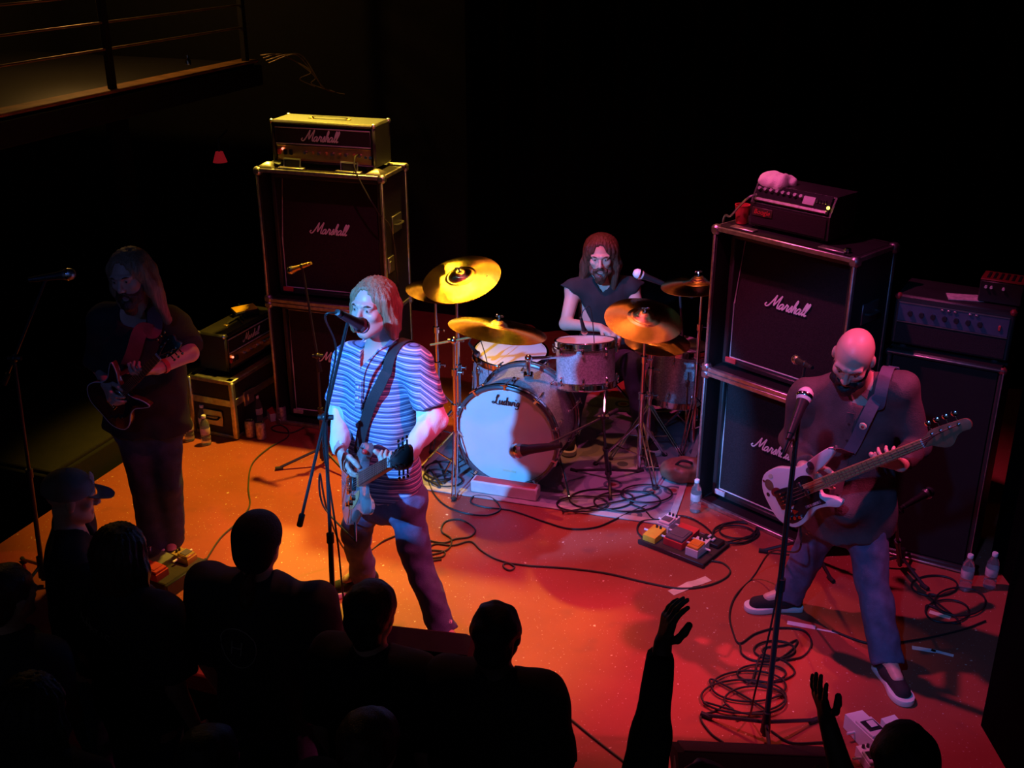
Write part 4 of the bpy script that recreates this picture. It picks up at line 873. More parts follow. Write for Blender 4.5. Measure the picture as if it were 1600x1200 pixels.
# singer's clear guitar
sb, sn = A(549, 757, 4.50), A(611, 722, 4.02); SZ = np.array([-.85, -.42, .25])
gtr, GX, gk = instrument('electric_guitar', 'clear acrylic electric guitar with black headstock held by the singer in the striped shirt', 'guitar', sb, sn, SZ, .63, DA, dict(body='acrylic', neck='maple', board='rosewood', head='black', guard='guard'),
    dict(out=[(0, .021), (.03, .030), (.06, .042), (.15, .046), (.185, .03), (.19, 0), (.185, -.03), (.15, -.046), (.06, -.042), (.03, -.030), (0, -.021)], pegs=[(.06, .028, 1), (.10, .030, 1), (.14, .031, 1), (.14, -.031, -1), (.10, -.030, -1), (.06, -.028, -1)]), 6, 22)
m = M(GX); m.box((.07, 0, .010), (.035, .075, .020), .004); m.obj('pickup', 'black', gtr)
m = M(GX); m.prism(smooth([(-.04, -.05), (.05, -.055), (.14, -.045), (.12, -.08), (.03, -.11), (-.05, -.10)], 3), .001, .003); m.obj('control_plate', 'maple', gtr)
for i, (x, y) in enumerate(((-.02, -.085), (.03, -.085), (.075, -.07))): m = M(GX); m.cyl((x, y, .003), (x, y, .022), .013, .011, 12); m.obj('control_knob', 'chrome', gtr)
m = M(GX); m.cyl((-.02, -.165, -.02), (-.02, -.25, -.02), .006, n=8); m.obj('jack_plug', 'chrome', gtr)
m = M(GX); m.tube([(.05, .05, .015), (.05, .12, .02)], .004, 6); m.obj('tremolo_arm', 'chrome', gtr)
# long-haired guitarist's dark guitar
lb, ln = A(176, 628, 5.00), A(249, 556, 4.78); LZ = np.array([-.1, -1, .15])
g3, G3X, g3k = instrument('electric_guitar', 'dark cherry electric guitar with blue-lit neck held by the long-haired guitarist', 'guitar', lb, ln, LZ, .63, SG, dict(body='sgred', neck='sgred', board='rosewood', head='black', guard='guard'),
    dict(out=[(0, .021), (.03, .030), (.06, .042), (.15, .046), (.19, .03), (.175, 0), (.19, -.03), (.15, -.046), (.06, -.042), (.03, -.030), (0, -.021)], pegs=[(.06, .028, 1), (.10, .030, 1), (.14, .031, 1), (.14, -.031, -1), (.10, -.030, -1), (.06, -.028, -1)]), 6, 22,
    [(.16, -.03), (.10, .02), (.09, -.06), (-.02, -.11), (.05, -.12), (.12, -.10), (.2, -.12)])
for x in (.04, .12): m = M(G3X); m.box((x, 0, .008), (.04, .075, .018), .004); m.obj('pickup', 'chrome', g3)
for i, (x, y) in enumerate(((-.06, -.08), (-.10, -.06), (-.02, -.10))): m = M(G3X); m.cyl((x, y, .002), (x, y, .02), .012, .010, 10); m.obj('control_knob', 'black', g3)
m = M(G3X); m.tube([(q[0], q[1], -.004) for q in smooth(SG)], .004, 5, closed=True); m.obj('binding', 'piping', g3)

# ------------------------------------------------------------------ the band
def foot_dir(h_, t_): return nrm((t_ - h_) * np.array([1, 1, 0]))
def arr(d): return {k_: np.asarray(v_, float) for k_, v_ in d.items()}
# --- singer
t = thing('person', 'singer in a blue striped polo over white sleeves at the microphone, chin-length hair', 'person', P(600, 958))
J = arr(dict(neck=A(596, 544, 4.67), shR=A(546, 563, 4.73), shL=A(651, 570, 4.52), elR=A(533, 640, 4.74), wrR=A(531, 704, 4.50), elL=A(677, 655, 4.42), wrL=A(634, 714, 4.24), hipR=A(570, 775, 4.76), hipL=A(632, 778, 4.62),
    knR=A(556, 838, 4.80), anR=P(568, 893, .10), knL=A(652, 876, 4.56), anL=P(694, 982, .10), toeR=foot_dir(P(572, 908), P(500, 924)), toeL=foot_dir(P(690, 990), P(722, 1022))))
H = Head(A(583, 481, 4.60), (-.48, -.86, .06), (.06, .12, 1), 1.03)
zg = GX[:3, 2] / np.linalg.norm(GX[:3, 2]); xg = nrm(GX[:3, 0])
hands = dict(R=dict(d=A(545, 748, 4.42) - J['wrR'], n=-zg, th=xg, curl=[(.3, .5, .4), (.4, .6, .4), (.5, .7, .5), (.6, .8, .5)], thumb=.35), L=dict(d=A(596, 738, 4.13) - J['wrL'] + np.array([0, 0, .02]), n=zg * .6 + np.array([-.2, .1, .8]), th=-xg, curl=[(.7, 1.0, .7)] * 4, thumb=.9))
skin_obj('body', body(J, H, .96, hands), ['skin2', 'lip'], t, face_pick(H)); eyes(H, t, None)
hair_long(t, H, .05, -.02, 'hairlight', vol=1.0, open_=.056)
SV = shirt(J, 1.0, sleeve=.78, hem=-.06, loose=.024, slr=.066, seed=12, belly=.0, trap=.042, vneck=.13); sh_o = skin_obj('polo_shirt', SV, 'polo', t); POLO_X.inputs[1].default_value = float((J['shL'][0] + J['shR'][0]) / 2 - WM[t][0, 3])
up, side, fw = person_rig(J)
for s_ in 'LR':
    S_ = Sculpt(); S_.cap(J['sh' + s_] * .4 + J['el' + s_] * .6, J['el' + s_], .056, .052, .03).cap(J['el' + s_], J['wr' + s_] * .97 + J['el' + s_] * .03, .052, .037, .03, cut=True)
    skin_obj('long_sleeve', S_.solid(.008, noise=folds(.004, 60, 110, 8)), 'sleevewhite', t)
# white undershirt in the open neck, collar, placket
S_ = Sculpt(); S_.cap(J['neck'] - up * .02 + fw * .025, J['neck'] - up * .14 + fw * .055, .064, .085, .02, (fw, .8)); skin_obj('undershirt', S_.solid(.008), 'sleevewhite', t)
cn = J['neck'] + up * .018
for s_ in (-1, 1):
    C_ = [cn - fw * .072 + side * s_ * .01 + up * .022, cn + side * s_ * .072 - fw * .02 + up * .020, cn + side * s_ * .082 + fw * .05 - up * .010, cn + side * s_ * .050 + fw * .115 - up * .060]
    N_ = [-fw, side * s_ - fw * .2 + up * .4, side * s_ + fw * .4 + up * .5, fw + side * s_ * .4 + up * .4]
    m = M(); m.ribbon(spl(C_, 6), [nrm(q) for q in spl(N_, 6)], .056, .007); m.obj('collar', mat('polo_collar', (.26, .30, .48), .9, bump=.3), t)
pl = [drape(SV[0], J['neck'] - up * z_ + fw * .0, fw, .02, .002) for z_ in (.10, .15, .20, .24)]
m = M(); m.ribbon(spl(pl, 4), [fw] * 13, .035, .003); pk = m.obj('placket', 'polo', t)
for z_ in (.13, .18): q = drape(SV[0], J['neck'] - up * z_, fw, .02, .006); m = M(); m.cyl(q, q + fw * .004, .006, n=10); m.obj('button', 'white', pk)
TV = trousers(J, .98, flare=.012, seed=21); skin_obj('trousers', TV, 'denim', t)
S_ = Sculpt(); S_.cap(J['anR'] + np.array([0, 0, .03]), J['anR'] - np.array([0, 0, .05]), .042).cap(J['anL'] + np.array([0, 0, .03]), J['anL'] - np.array([0, 0, .05]), .042); skin_obj('socks', S_.solid(.009), 'sleevewhite', t)
shoe(t, J['anR'], J['toeR'], 0); shoe(t, J['anL'], J['toeL'], 0)
# strap: over his left shoulder, across the chest to the guitar
def chest_strap(V, pts, dirs, back):
    out, nn = [], []
    for p_, d_ in zip(spl(pts, 6), spl([nrm(q) for q in dirs], 6)): d_ = nrm(d_); out.append(drape(V, p_ - d_ * .28, d_, .026, .005)); nn.append(d_)
    for _ in range(2): out = [out[0]] + [(a_ + 2 * b_ + c_) / 4 for a_, b_, c_ in zip(out, out[1:], out[2:])] + [out[-1]]
    return [o_ + n_ * .004 for o_, n_ in zip(out, nn)], nn
sh = J['shL'] * .62 + J['neck'] * .38
pts = [sh - fw * .07, sh, sh + fw * .06 - up * .05]; path = [(635, 575), (615, 615), (594, 660), (578, 695)]
dirs = [up - fw * .9, up, up * .5 + fw]
for px, py in path: pts.append(A(px, py, 4.62)); dirs.append(fw)
o1, n1 = chest_strap(SV[0], pts, dirs, ([], []))
end = (GX @ np.array([.235, .14, -.02, 1]))[:3]
bk_ = [J['shR'] * .3 + J['shL'] * .7 - up * .25 - fw * .0, (J['hipR'] + J['hipL']) / 2 + up * .12]
bk2 = [drape(SV[0], b_ + fw * .25, -fw, .03, .006) for b_ in bk_]
o1 = bk2[::-1] + o1 + [A(571, 708, 4.40)]; n1 = [-fw, -fw] + n1 + [fw]
strap_on('strap', o1, n1, .052, gtr, 'strap', .004)
m = M(); q = A(569, 706, 4.385); m.ball(q, .012, 10); m.obj('strap_lock', 'red', gtr)

# --- bald bassist
t = thing('person', 'bald man in a dark button shirt and jeans bent over a white bass', 'person', P(1300, 1000))
J = arr(dict(neck=A(1345, 596, 4.50), shR=A(1262, 618, 4.62), shL=A(1406, 612, 4.42), elR=A(1240, 690, 4.66), wrR=A(1256, 730, 4.38), elL=A(1432, 696, 4.40), wrL=A(1408, 728, 4.18), hipR=A(1290, 805, 4.60), hipL=A(1352, 805, 4.50),
    knR=A(1262, 868, 4.66), anR=P(1232, 925, .10), knL=A(1362, 905, 4.40), anL=P(1388, 1030, .10), toeR=foot_dir(P(1240, 943), P(1172, 944)), toeL=foot_dir(P(1380, 1035), P(1408, 1072))))
H = Head(A(1333, 560, 4.37), (-.45, -.75, -.55), (-.1, -.5, 1), 1.04)
zg = nrm(BX[:3, 2]); xg = nrm(BX[:3, 0]); yg = nrm(BX[:3, 1])
hands = dict(R=dict(d=A(1280, 757, 4.30) - J['wrR'], n=-zg, th=xg, curl=[(.3, .4, .3), (.35, .5, .3), (.5, .8, .5), (.6, .9, .6)], thumb=.3), L=dict(d=A(1376, 722, 4.08) - J['wrL'] + yg * .03, n=-zg * .1 + yg * .8 + zg * .4, th=-xg, curl=[(.5, .9, .7), (.45, .8, .7), (.5, .9, .7), (.6, .9, .7)], thumb=.7, spread=.25))
skin_obj('body', body(J, H, 1.12, hands), ['skin2', 'lip'], t, face_pick(H)); eyes(H, t, None)
beard(t, H, 'hairblack', .008)
SV = shirt(J, 1.14, sleeve=1.93, hem=.06, loose=.022, slr=.070, seed=33, belly=.07, amp=.006, trap=.045); skin_obj('button_shirt', SV, 'shirtdark', t)
up, side, fw = person_rig(J)
for s_ in (-1, 1):
    cn = J['neck'] + up * .012; C_ = [cn - fw * .066, cn + side * s_ * .064 - fw * .02, cn + side * s_ * .070 + fw * .03 - up * .02, cn + side * s_ * .045 + fw * .085 - up * .055]
    N_ = [-fw, side * s_ - fw * .2 + up * .4, side * s_ + fw * .4 + up * .5, fw + side * s_ * .4 + up * .4]
    m = M(); m.ribbon(spl(C_, 6), [nrm(q) for q in spl(N_, 6)], .045, .005); m.obj('collar', 'shirtdark', t)
m = M(); pl = [drape(SV[0], J['neck'] - up * z_, fw, .025, .002) for z_ in (.09, .18, .27, .36, .44, .50)]; m.ribbon(spl(pl, 4), [fw] * 21, .032, .003); pk = m.obj('placket', 'shirtdark', t)
for z_ in (.14, .22, .30, .38, .46): q = drape(SV[0], J['neck'] - up * z_, fw, .025, .006); m = M(); m.cyl(q, q + fw * .003, .006, n=8); m.obj('button', 'black', pk)
skin_obj('jeans', trousers(J, 1.08, flare=.006, seed=41), 'denim', t)
shoe(t, J['anR'], J['toeR'], 0); shoe(t, J['anL'], J['toeL'], 0)
sh = J['shL'] * .62 + J['neck'] * .38; pts = [sh - fw * .08, sh, sh + fw * .07 - up * .05]; dirs = [up - fw * .9, up, up * .5 + fw]
for px, py in ((1372, 618), (1356, 650), (1341, 682), (1330, 700)): pts.append(A(px, py, 4.42)); dirs.append(fw)
o1, n1 = chest_strap(SV[0], pts, dirs, ([], [])); end = (BX @ np.array([.40, .14, -.01, 1]))[:3]
bk2 = [drape(SV[0], b_ + fw * .3, -fw, .03, .006) for b_ in ((J['shR'] + J['shL']) / 2 - up * .3, (J['hipR'] + J['hipL']) / 2 + up * .12)]
strap_on('strap', bk2[::-1] + o1 + [end], [-fw, -fw] + n1 + [fw], .052, bass, 'strapblue', .004)
q = drape(SV[0], A(1355, 654, 4.42) - fw * .25, fw, .03, .012); m = M(); X_ = frz(q, fw); m.lathe([(.001, .006), (.012, .006), (.016, .003), (.017, 0)], X_, 16); pb_ = m.obj('pin_badge', 'cream', bass); m = M(); m.ball(q + fw * .006, .007, 8, sc=(1, 1, 1)); m.obj('badge_print', 'burnt', pb_)
# black neckband hanging with a small clip
# --- long-haired guitarist
t = thing('person', 'long-haired man in a black tee and dark jeans playing in the gloom at the left', 'person', P(240, 862))
J = arr(dict(neck=A(212, 478, 5.18), shR=A(166, 502, 5.16), shL=A(270, 508, 5.22), elR=A(158, 575, 5.26), wrR=A(166, 600, 5.02), elL=A(297, 552, 5.10), wrL=A(246, 577, 4.93), hipR=A(208, 660, 5.24), hipL=A(252, 660, 5.26),
    knR=A(226, 755, 5.20), anR=P(240, 846, .10), knL=A(262, 755, 5.22), anL=P(266, 838, .10), toeR=nrm([-.15, -1, 0]), toeL=nrm([.3, -1, 0])))
H = Head(A(204, 432, 5.11), (-.22, -.95, -.12), (-.12, 0, 1), 1.03)
zg = nrm(G3X[:3, 2]); xg = nrm(G3X[:3, 0]); yg = nrm(G3X[:3, 1])
hands = dict(R=dict(d=A(172, 618, 4.96) - J['wrR'], n=-zg, th=xg, curl=(.5, .6, .4), thumb=.4), L=dict(d=A(218, 584, 4.86) - J['wrL'], n=yg * .6 + zg * .5, th=-xg, curl=(.6, .9, .6), thumb=.8, spread=.2))
skin_obj('body', body(J, H, 1.02, hands), ['skin', 'lip'], t, face_pick(H)); eyes(H, t, None); beard(t, H, 'hairdark', .02)
hair_long(t, H, .17, .03, 'hairlight', vol=1.05, lean=(.25, .05, 0))
SV = shirt(J, 1.06, sleeve=.85, hem=.02, loose=.026, slr=.072, seed=51, trap=.044); skin_obj('tee_shirt', SV, 'teeblack', t); up, side, fw = person_rig(J)
skin_obj('jeans', trousers(J, 1.04, flare=.016, seed=52), 'denimdark', t); shoe(t, J['anR'], J['toeR'], 0); shoe(t, J['anL'], J['toeL'], 0)
q = J['wrL'] * .80 + J['elL'] * .20; m = M(); m.lathe([(.034, -.012), (.036, 0), (.034, .012)], frz(q, J['elL'] - J['wrL']), 18); m.obj('wristband', 'red', t)
sh = J['shL'] * .55 + J['neck'] * .45; pts = [sh - fw * .07, sh, sh + fw * .06 - up * .05]; dirs = [up - fw * .9, up, up * .5 + fw]
for px, py in ((222, 510), (210, 545), (200, 568)): pts.append(A(px, py, 5.1)); dirs.append(fw)
o1, n1 = chest_strap(SV[0], pts, dirs, ([], [])); strap_on('strap', o1 + [A(193, 585, 4.97)], n1 + [fw], .07, g3, 'strapred', .004)
# --- drummer
t = thing('person', 'bearded long-haired drummer in a sleeveless black shirt seated behind the drums', 'person', P(950, 640))
J = arr(dict(neck=A(938, 437, 7.05), shR=A(897, 452, 7.02), shL=A(986, 450, 7.06), elR=A(884, 506, 6.90), wrR=A(938, 512, 6.72), elL=A(1004, 506, 6.95), wrL=A(966, 516, 6.70), hipR=A(925, 565, 7.12), hipL=A(970, 565, 7.12),
    knR=A(905, 590, 6.72), anR=np.array([.38, 6.62, .10]), knL=A(985, 590, 6.72), anL=np.array([.88, 6.62, .10]), toeR=nrm([-.1, -1, 0]), toeL=nrm([.2, -1, 0])))
for s_ in 'LR': J['kn' + s_][2] = .52
H = Head(A(939, 399, 6.98), (-.12, -.97, -.16), (-.03, -.05, 1), 1.06)
hands = dict(R=dict(d=np.array([.8, -.5, -.2]), n=np.array([0, 0, -1.]), th=np.array([0, -1., .3]), curl=(.9, 1.1, .7), thumb=.8), L=dict(d=np.array([-.7, -.6, -.3]), n=np.array([0, 0, -1.]), th=np.array([0, -1., .3]), curl=(.9, 1.1, .7), thumb=.8))
skin_obj('body', body(J, H, 1.06, hands), ['skin', 'lip'], t, face_pick(H)); eyes(H, t, None); beard(t, H, 'hairdark', .018)
hair_long(t, H, .20, .05, 'hairdark', vol=1.2, lean=(-.12, 0, 0), open_=.05)
up, side, fw = person_rig(J)
S_ = Sculpt(); shm = (J['shL'] + J['shR']) / 2; pel = (J['hipL'] + J['hipR']) / 2
S_.cap(shm - up * .08, pel, .168, .185, .05, (fw, .74)).cap(J['shR'], J['shL'], .066, k=.05)
for s_ in 'LR': S_.cap(J['neck'] - up * .015, J['sh' + s_] + up * .016, .058, .060, .04); d_ = side * (1 if s_ == 'L' else -1); S_.cap(J['sh' + s_] + up * .02, J['sh' + s_] + d_ * .085 + up * .035, .050, .012, .03, (up, .5))
S_.cap(J['neck'] + up * .035 + fw * .02, J['neck'] - up * .05 + fw * .035, .054, .062, .02, op='d')
for s_ in 'LR': d_ = side * (1 if s_ == 'L' else -1); S_.cap(J['sh' + s_] + d_ * .035 - up * .02 + fw * .02, shm + d_ * .155 - up * .24 + fw * .10, .048, .055, .015, op='d')
skin_obj('sleeveless_shirt', S_.solid(.010, noise=folds(.004, 24, 55, 61)), 'teeblack', t)
skin_obj('trousers', trousers(J, 1.05, h=.013, seed=62), 'denimdark', t); shoe(t, J['anR'], J['toeR'], 0.012); shoe(t, J['anL'], J['toeL'], 0.012)
for nm, w_, e_ in (('R', J['wrR'] + np.array([.05, -.04, -.02]), np.array([.36, -.25, -.10])), ('L', J['wrL'] + np.array([-.05, -.04, -.02]), np.array([-.30, -.28, -.10]))):
    pass
# ------------------------------------------------------------------ the crowd in front of the stage
HF = -.85
def crowd(name_label, px, py, zc, f, shirt_m, skin_m='skin', g=1.0, sleeve=.8, hairf=None, arm=None, k=1.0, pants='denimdark', shw=.20, tilt=(0, 0), h=.014, group=None, facef=None, loose=.028, upv=(0, 0, 1)):
    c = P(px, py, zc); f = nrm([f[0], f[1], 0]); r = np.array([-f[1], f[0], 0]); Hh = zc + .12 - HF     # r = person's left
    t = thing('person', name_label, 'person', (c[0], c[1], HF), 0, group); b_ = np.array([c[0], c[1], 0]) - f * .03
    z = lambda q: HF + Hh * q
    def pt(l, q, fw_=0.0): return b_ + r * l + f * fw_ + np.array([0, 0, z(q)])
    J = dict(neck=pt(0, .845), shL=pt(shw * g, .815), shR=pt(-shw * g, .815), elL=pt((shw + .045) * g, .635, -.02), elR=pt(-(shw + .045) * g, .635, -.02), wrL=pt((shw + .03) * g, .49, .07), wrR=pt(-(shw + .03) * g, .49, .07),
        hipL=pt(.09, .515), hipR=pt(-.09, .515), knL=pt(.11, .28, .01), knR=pt(-.11, .28, .01), anL=pt(.12, .055, -.02), anR=pt(-.12, .055, -.02), toeL=f + r * .2, toeR=f - r * .2)
    J = arr(J); J['toeL'] = nrm(J['toeL']); J['toeR'] = nrm(J['toeR'])
    hd = {s_: dict(d=np.array([0, 0, -1.]) + f * .3, n=-r * (1 if s_ == 'L' else -1), th=f, curl=(.25, .35, .25)) for s_ in 'LR'}
    if arm is not None: arm(J, hd, r, f)
    ff = nrm(facef) if facef is not None else f; H = Head(c, ff, upv, k)
    skin_obj('body', body(J, H, g, hd, h=h), [skin_m, 'lip' if skin_m != 'skindark' else skin_m], t, face_pick(H))
    SV = shirt(J, g * 1.02, h=h, sleeve=sleeve, hem=.0, loose=loose, slr=.078, seed=int(px)); skin_obj('tee_shirt', SV, shirt_m, t)
    skin_obj('jeans', trousers(J, g, h=.018, seed=int(px) + 1), pants, t)
    for s_ in 'LR': shoe(t, J['an' + s_], J['toe' + s_], HF)
    if hairf: hairf(t, H)
    return t, J, H, SV
def short_hair(m_='hairblack', vol=1.0, nape=.0):
    def g(t, H):
        S_ = Sculpt(); k = H.k; S_.ell(H(0, -.020, .042), (.090 * k * vol, .106 * k * vol, .088 * k * vol), H.R, .02); S_.ell(H(0, -.07, -.03), (.066 * k * vol, .050 * k, .07 * k + nape), H.R, .03)
        S_.ell(H(0, .095, -.04), (.085 * k, .085 * k, .10 * k), H.R, .015, 'd'); skin_obj('hair', S_.solid(.009, noise=folds(.003, 60, 120, 9)), m_, t)
    return g
def no_ear_cap(t, H):   # baseball cap worn forwards
    S_ = Sculpt(); k = H.k; S_.ell(H(0, -.016, .050), (.092 * k, .110 * k, .088 * k), H.R, .02); S_.cap(H(0, -.02, -.06), H(0, -.021, .012), .25, k=.006, op='d') if False else None
    S_.cap(H(0, -.3, -.215), H(0, .3, -.190), .235, k=.008, op='d'); cp = skin_obj('cap_crown', S_.solid(.007), 'cap', t)
    out = [(-.072, .070), (-.066, .12), (-.045, .165), (0, .182), (.045, .165), (.066, .12), (.072, .070), (.045, .098), (0, .108), (-.045, .098)]
    X_ = np.eye(4); X_[:3, 0] = H.r; X_[:3, 1] = nrm(H.f - H.u * .22); X_[:3, 2] = np.cross(X_[:3, 0], X_[:3, 1]); X_[:3, 3] = H(0, 0, .048); 
    if X_[2, 2] < 0: X_[:3, 2] *= -1
    m = M(X_); m.prism(smooth(out, 4), -.002, .003); m.obj('cap_peak', 'cap', t); m = M(); m.ball(H(0, -.016, .138), .008, 8); m.obj('cap_button', 'cap', cp)
    for i in range(4):
        x = -.027 + .018 * i; q0 = H(x, .084, .078); q1 = H(x, .066, .108); m = M(); m.tube([q0 + H.f * .006, (q0 + q1) / 2 + H.f * .012, q1 + H.f * .008], .0045, 6); m.obj('cap_emblem_bar', 'white', cp)
def beanie_pony(t, H):
    S_ = Sculpt(); k = H.k; S_.ell(H(0, -.012, .045), (.096 * k, .114 * k, .098 * k), H.R, .02); S_.ell(H(0, -.06, -.03), (.080 * k, .062 * k, .072 * k), H.R, .04); S_.ell(H(0, .10, -.06), (.10 * k, .09 * k, .09 * k), H.R, .015, 'd')
    skin_obj('beanie', S_.solid(.008), 'knit', t)
    S_ = Sculpt(); a = H(0, -.095, -.095); S_.cap(a, a - np.array([0, 0, .10]) - H.f * .035, .026, .030, .02).cap(a - np.array([0, 0, .10]) - H.f * .035, a - np.array([0, 0, .27]) - H.f * .03, .030, .012, .02)
    skin_obj('ponytail', S_.solid(.008, noise=folds(.003, 50, 130, 6)), 'hairdark', t)
def long_back(m_, ln=.2, vol=1.1): return lambda t, H: hair_long(t, H, ln, .06, m_, vol=vol)
E2 = np.array([.342, .94])
def look(a): c_, s_ = math.cos(a), math.sin(a); return (E2[0] * c_ - E2[1] * s_, E2[0] * s_ + E2[1] * c_)
crowd('man in a grey cap and black tee looking right below the long-haired guitarist', 112, 778, .86, look(-.9), 'teeblack', 'skin2', 1.0, hairf=no_ear_cap, facef=(.9, .35, -.12))
t, J, H, SV = crowd('long-haired man in a dark tee with pale lettering across the shoulders', 192, 862, .85, look(-.15), 'teegrey', 'skin', 1.02, hairf=long_back('hairdark', .16))
bk = -np.array([*nrm(look(-.15)), 0]); wd = 'LUNATIC'; rr = np.array([bk[1], -bk[0], 0])
for i, ch_ in enumerate(wd):
    p_ = np.array([J['neck'][0], J['neck'][1], J['shL'][2] - .055]) - rr * (-.14 + .028 * i) + np.array([0, 0, -.006 * i]); q = drape(SV[0], p_, bk, .02, .003)
    X_ = np.eye(4); X_[:3, 2] = bk; X_[:3, 1] = (0, 0, 1); X_[:3, 0] = np.cross(X_[:3, 1], bk); X_[:3, 3] = q
    text('shirt_letter', ch_, .042, X_, 'piping', t)
t, J, H, SV = crowd('broad man in a dark knit beanie with a ponytail and ring-printed back', 405, 848, .90, look(.05), 'teegrey', 'skin2', 1.12, sleeve=.95, hairf=beanie_pony, shw=.215)
bk = -np.array([*nrm(look(.05)), 0]); rr = np.array([-bk[1], bk[0], 0]); c0 = J['neck'] + np.array([0, 0, -.215]) + rr * -.035
def draped_line(pts, r_, name, m_, cl): 
    q = [drape(SV[0], p_, bk, .02, .003) for p_ in pts]; m = M(); m.tube(q, r_, 5, closed=cl); return m.obj(name, m_, t)
draped_line([c0 + rr * .085 * math.cos(a) + np.array([0, 0, .085 * math.sin(a)]) for a in np.linspace(0, 2 * PI, 41)[:-1]], .0022, 'printed_ring', 'piping', True)
for a, b_ in (((-.02, .03), (-.028, -.03)), ((.025, .03), (.017, -.03)), ((-.024, 0), (.021, 0))): draped_line([c0 + rr * (a[0] * (1 - q) + b_[0] * q) + np.array([0, 0, a[1] * (1 - q) + b_[1] * q]) for q in np.linspace(0, 1, 6)], .003, 'printed_letter_stroke', 'piping', False)
crowd('man with dark bowl-cut hair and a pale neck standing before the singer', 582, 958, .85, look(.0), 'teeblack', 'skin2', .96, hairf=short_hair('hairblack', 1.06, .012), shw=.175)
crowd('short-haired man in a black tee seen from behind right of the singer', 777, 990, .86, look(.1), 'teeblack', 'skindark', .98, hairf=short_hair('hairblack', .99), shw=.18)
crowd('dim person in a blue-lit top at the left edge of the crowd', 14, 930, .82, look(-.2), 'teegrey', 'skin', 1.0, hairf=short_hair('hairdark', 1.05))
crowd('person low at the left with long black hair below the lettered tee', 55, 1105, .82, look(-.1), 'teeblack', 'skin', 1.0, hairf=long_back('hairblack', .12))
crowd('brown-haired head low in the crowd behind the bowl-cut man', 580, 1165, .80, look(.0), 'teeblack', 'skin', 1.0, hairf=short_hair('hairdark', 1.08, .01))
crowd('dark-haired person in black behind the beanie man', 330, 1190, .80, look(.1), 'teeblack', 'skin', 1.0, hairf=short_hair('hairblack', 1.02))
def raise_left(pw, pe, ph, yw, ye, yh, flat=False):
    def g(J, hd, r, f):
        J['wrL'] = A(*pw, yw); J['elL'] = A(*pe, ye); J['shL'] = J['shL'] + np.array([0, 0, .05]); hd['L'] = dict(d=A(*ph, yh) - J['wrL'], n=f * .6 - r, th=-r - f * .2, curl=(.25, .35, .2) if not flat else (.1, .2, .1), thumb=.3, spread=.3 if flat else .05)
    return g
crowd('person in black with one arm thrust straight up over the red stage', 1100, 1252, .84, look(.0), 'teeblack', 'skindark', 1.0, sleeve=1.9, hairf=short_hair('hairblack'), arm=raise_left((1036, 1005), (1018, 1150), (1048, 955), 2.72, 2.66, 2.72), loose=.034)
crowd('person with dark curly hair raising an open hand at the lower right', 1412, 1192, .78, look(.1), 'teeblack', 'skindark', 1.0, hairf=short_hair('hairblack', 1.12, .02), arm=raise_left((1291, 1120), (1318, 1215), (1275, 1070), 2.86, 2.80, 2.86, True))

# ------------------------------------------------------------------ rug and drums
ru = nrm(P(1040, 822) - P(655, 765)); rv = np.array([-ru[1], ru[0], 0]); rl = np.linalg.norm(P(1040, 822) - P(655, 765))
RX = np.eye(4); RX[:3, 0] = ru; RX[:3, 1] = rv; RX[:3, 3] = P(655, 765)
t = thing('drum_rug', 'pale patterned rug with a bordered edge under the drum kit', 'rug', P(655, 765) + ru * rl / 2); m = M(RX)
m.box((rl / 2 - .02, .85, .004), (rl + .12, 1.7, .008), .003); m.obj('pile', 'rug', t)
m = M(RX)
for c, d in (((rl / 2 - .02, .025, .0055), (rl + .12, .05, .009)), ((-.06, .85, .0055), (.04, 1.7, .009)), ((rl + .02, .85, .0055), (.04, 1.7, .009)), ((rl / 2, 1.68, .0055), (rl + .12, .04, .009))): m.box(c, d, .003)
m.obj('border', mat('rug_border', (.50, .44, .40), .95, bump=.6, bscale=250), t)
def lug(m, X, R, z, a, l=.055, sy=1):
    Y = X @ Rz(a) @ Tr(R, 0, z); m.box((.010, 0, 0), (.020, .016, l), .006, X=Y); m.ball((.016, 0, 0), .011, 8, X=Y, sc=(.8, .8, 1.8))
def drum(name, label, X, R, D, nl=8, mats=('sparkle', 'chrome'), legs=0, sep=.16, head='drumhead'):
    t = thing(name, label, 'drum', X[:3, 3]); h = D / 2
    m = M(X); m.lathe([(R, -h), (R, h)], n=48); m.obj('shell', mats[0], t)
    m = M(X); m.lathe([(.001, h + .006), (R - .004, h + .006), (R, h)], n=40); m.obj('batter_skin', head, t); m = M(X); m.lathe([(R, -h), (R - .004, -h - .006), (.001, -h - .006)], n=40); m.obj('lower_skin', head, t)
    for sg in (1, -1):
        m = M(X); z = sg * h; m.lathe([(R + .002, z - sg * .028), (R + .012, z - sg * .028), (R + .012, z - sg * .022), (R + .006, z - sg * .018), (R + .006, z + sg * .010), (R + .012, z + sg * .014), (R + .010, z + sg * .018), (R - .003, z + sg * .016), (R - .003, z)], n=48); m.obj('rim', mats[1], t)
    for i in range(nl):
        a = 2 * PI * (i + .5) / nl
        for sg in (1, -1):
            m = M(X); lug(m, X @ np.linalg.inv(X), R, sg * (h - sep * D), a, .05); m.obj('lug', mats[1], t)
            m = M(X); p = (X, a); c, s_ = math.cos(a) * (R + .016), math.sin(a) * (R + .016); m.tube([(c, s_, sg * (h - sep * D)), (c, s_, sg * (h - .008))], .0035, 5); m.ball((c, s_, sg * (h - .012)), .007, 6); m.obj('tension_rod', mats[1], t)
    return t
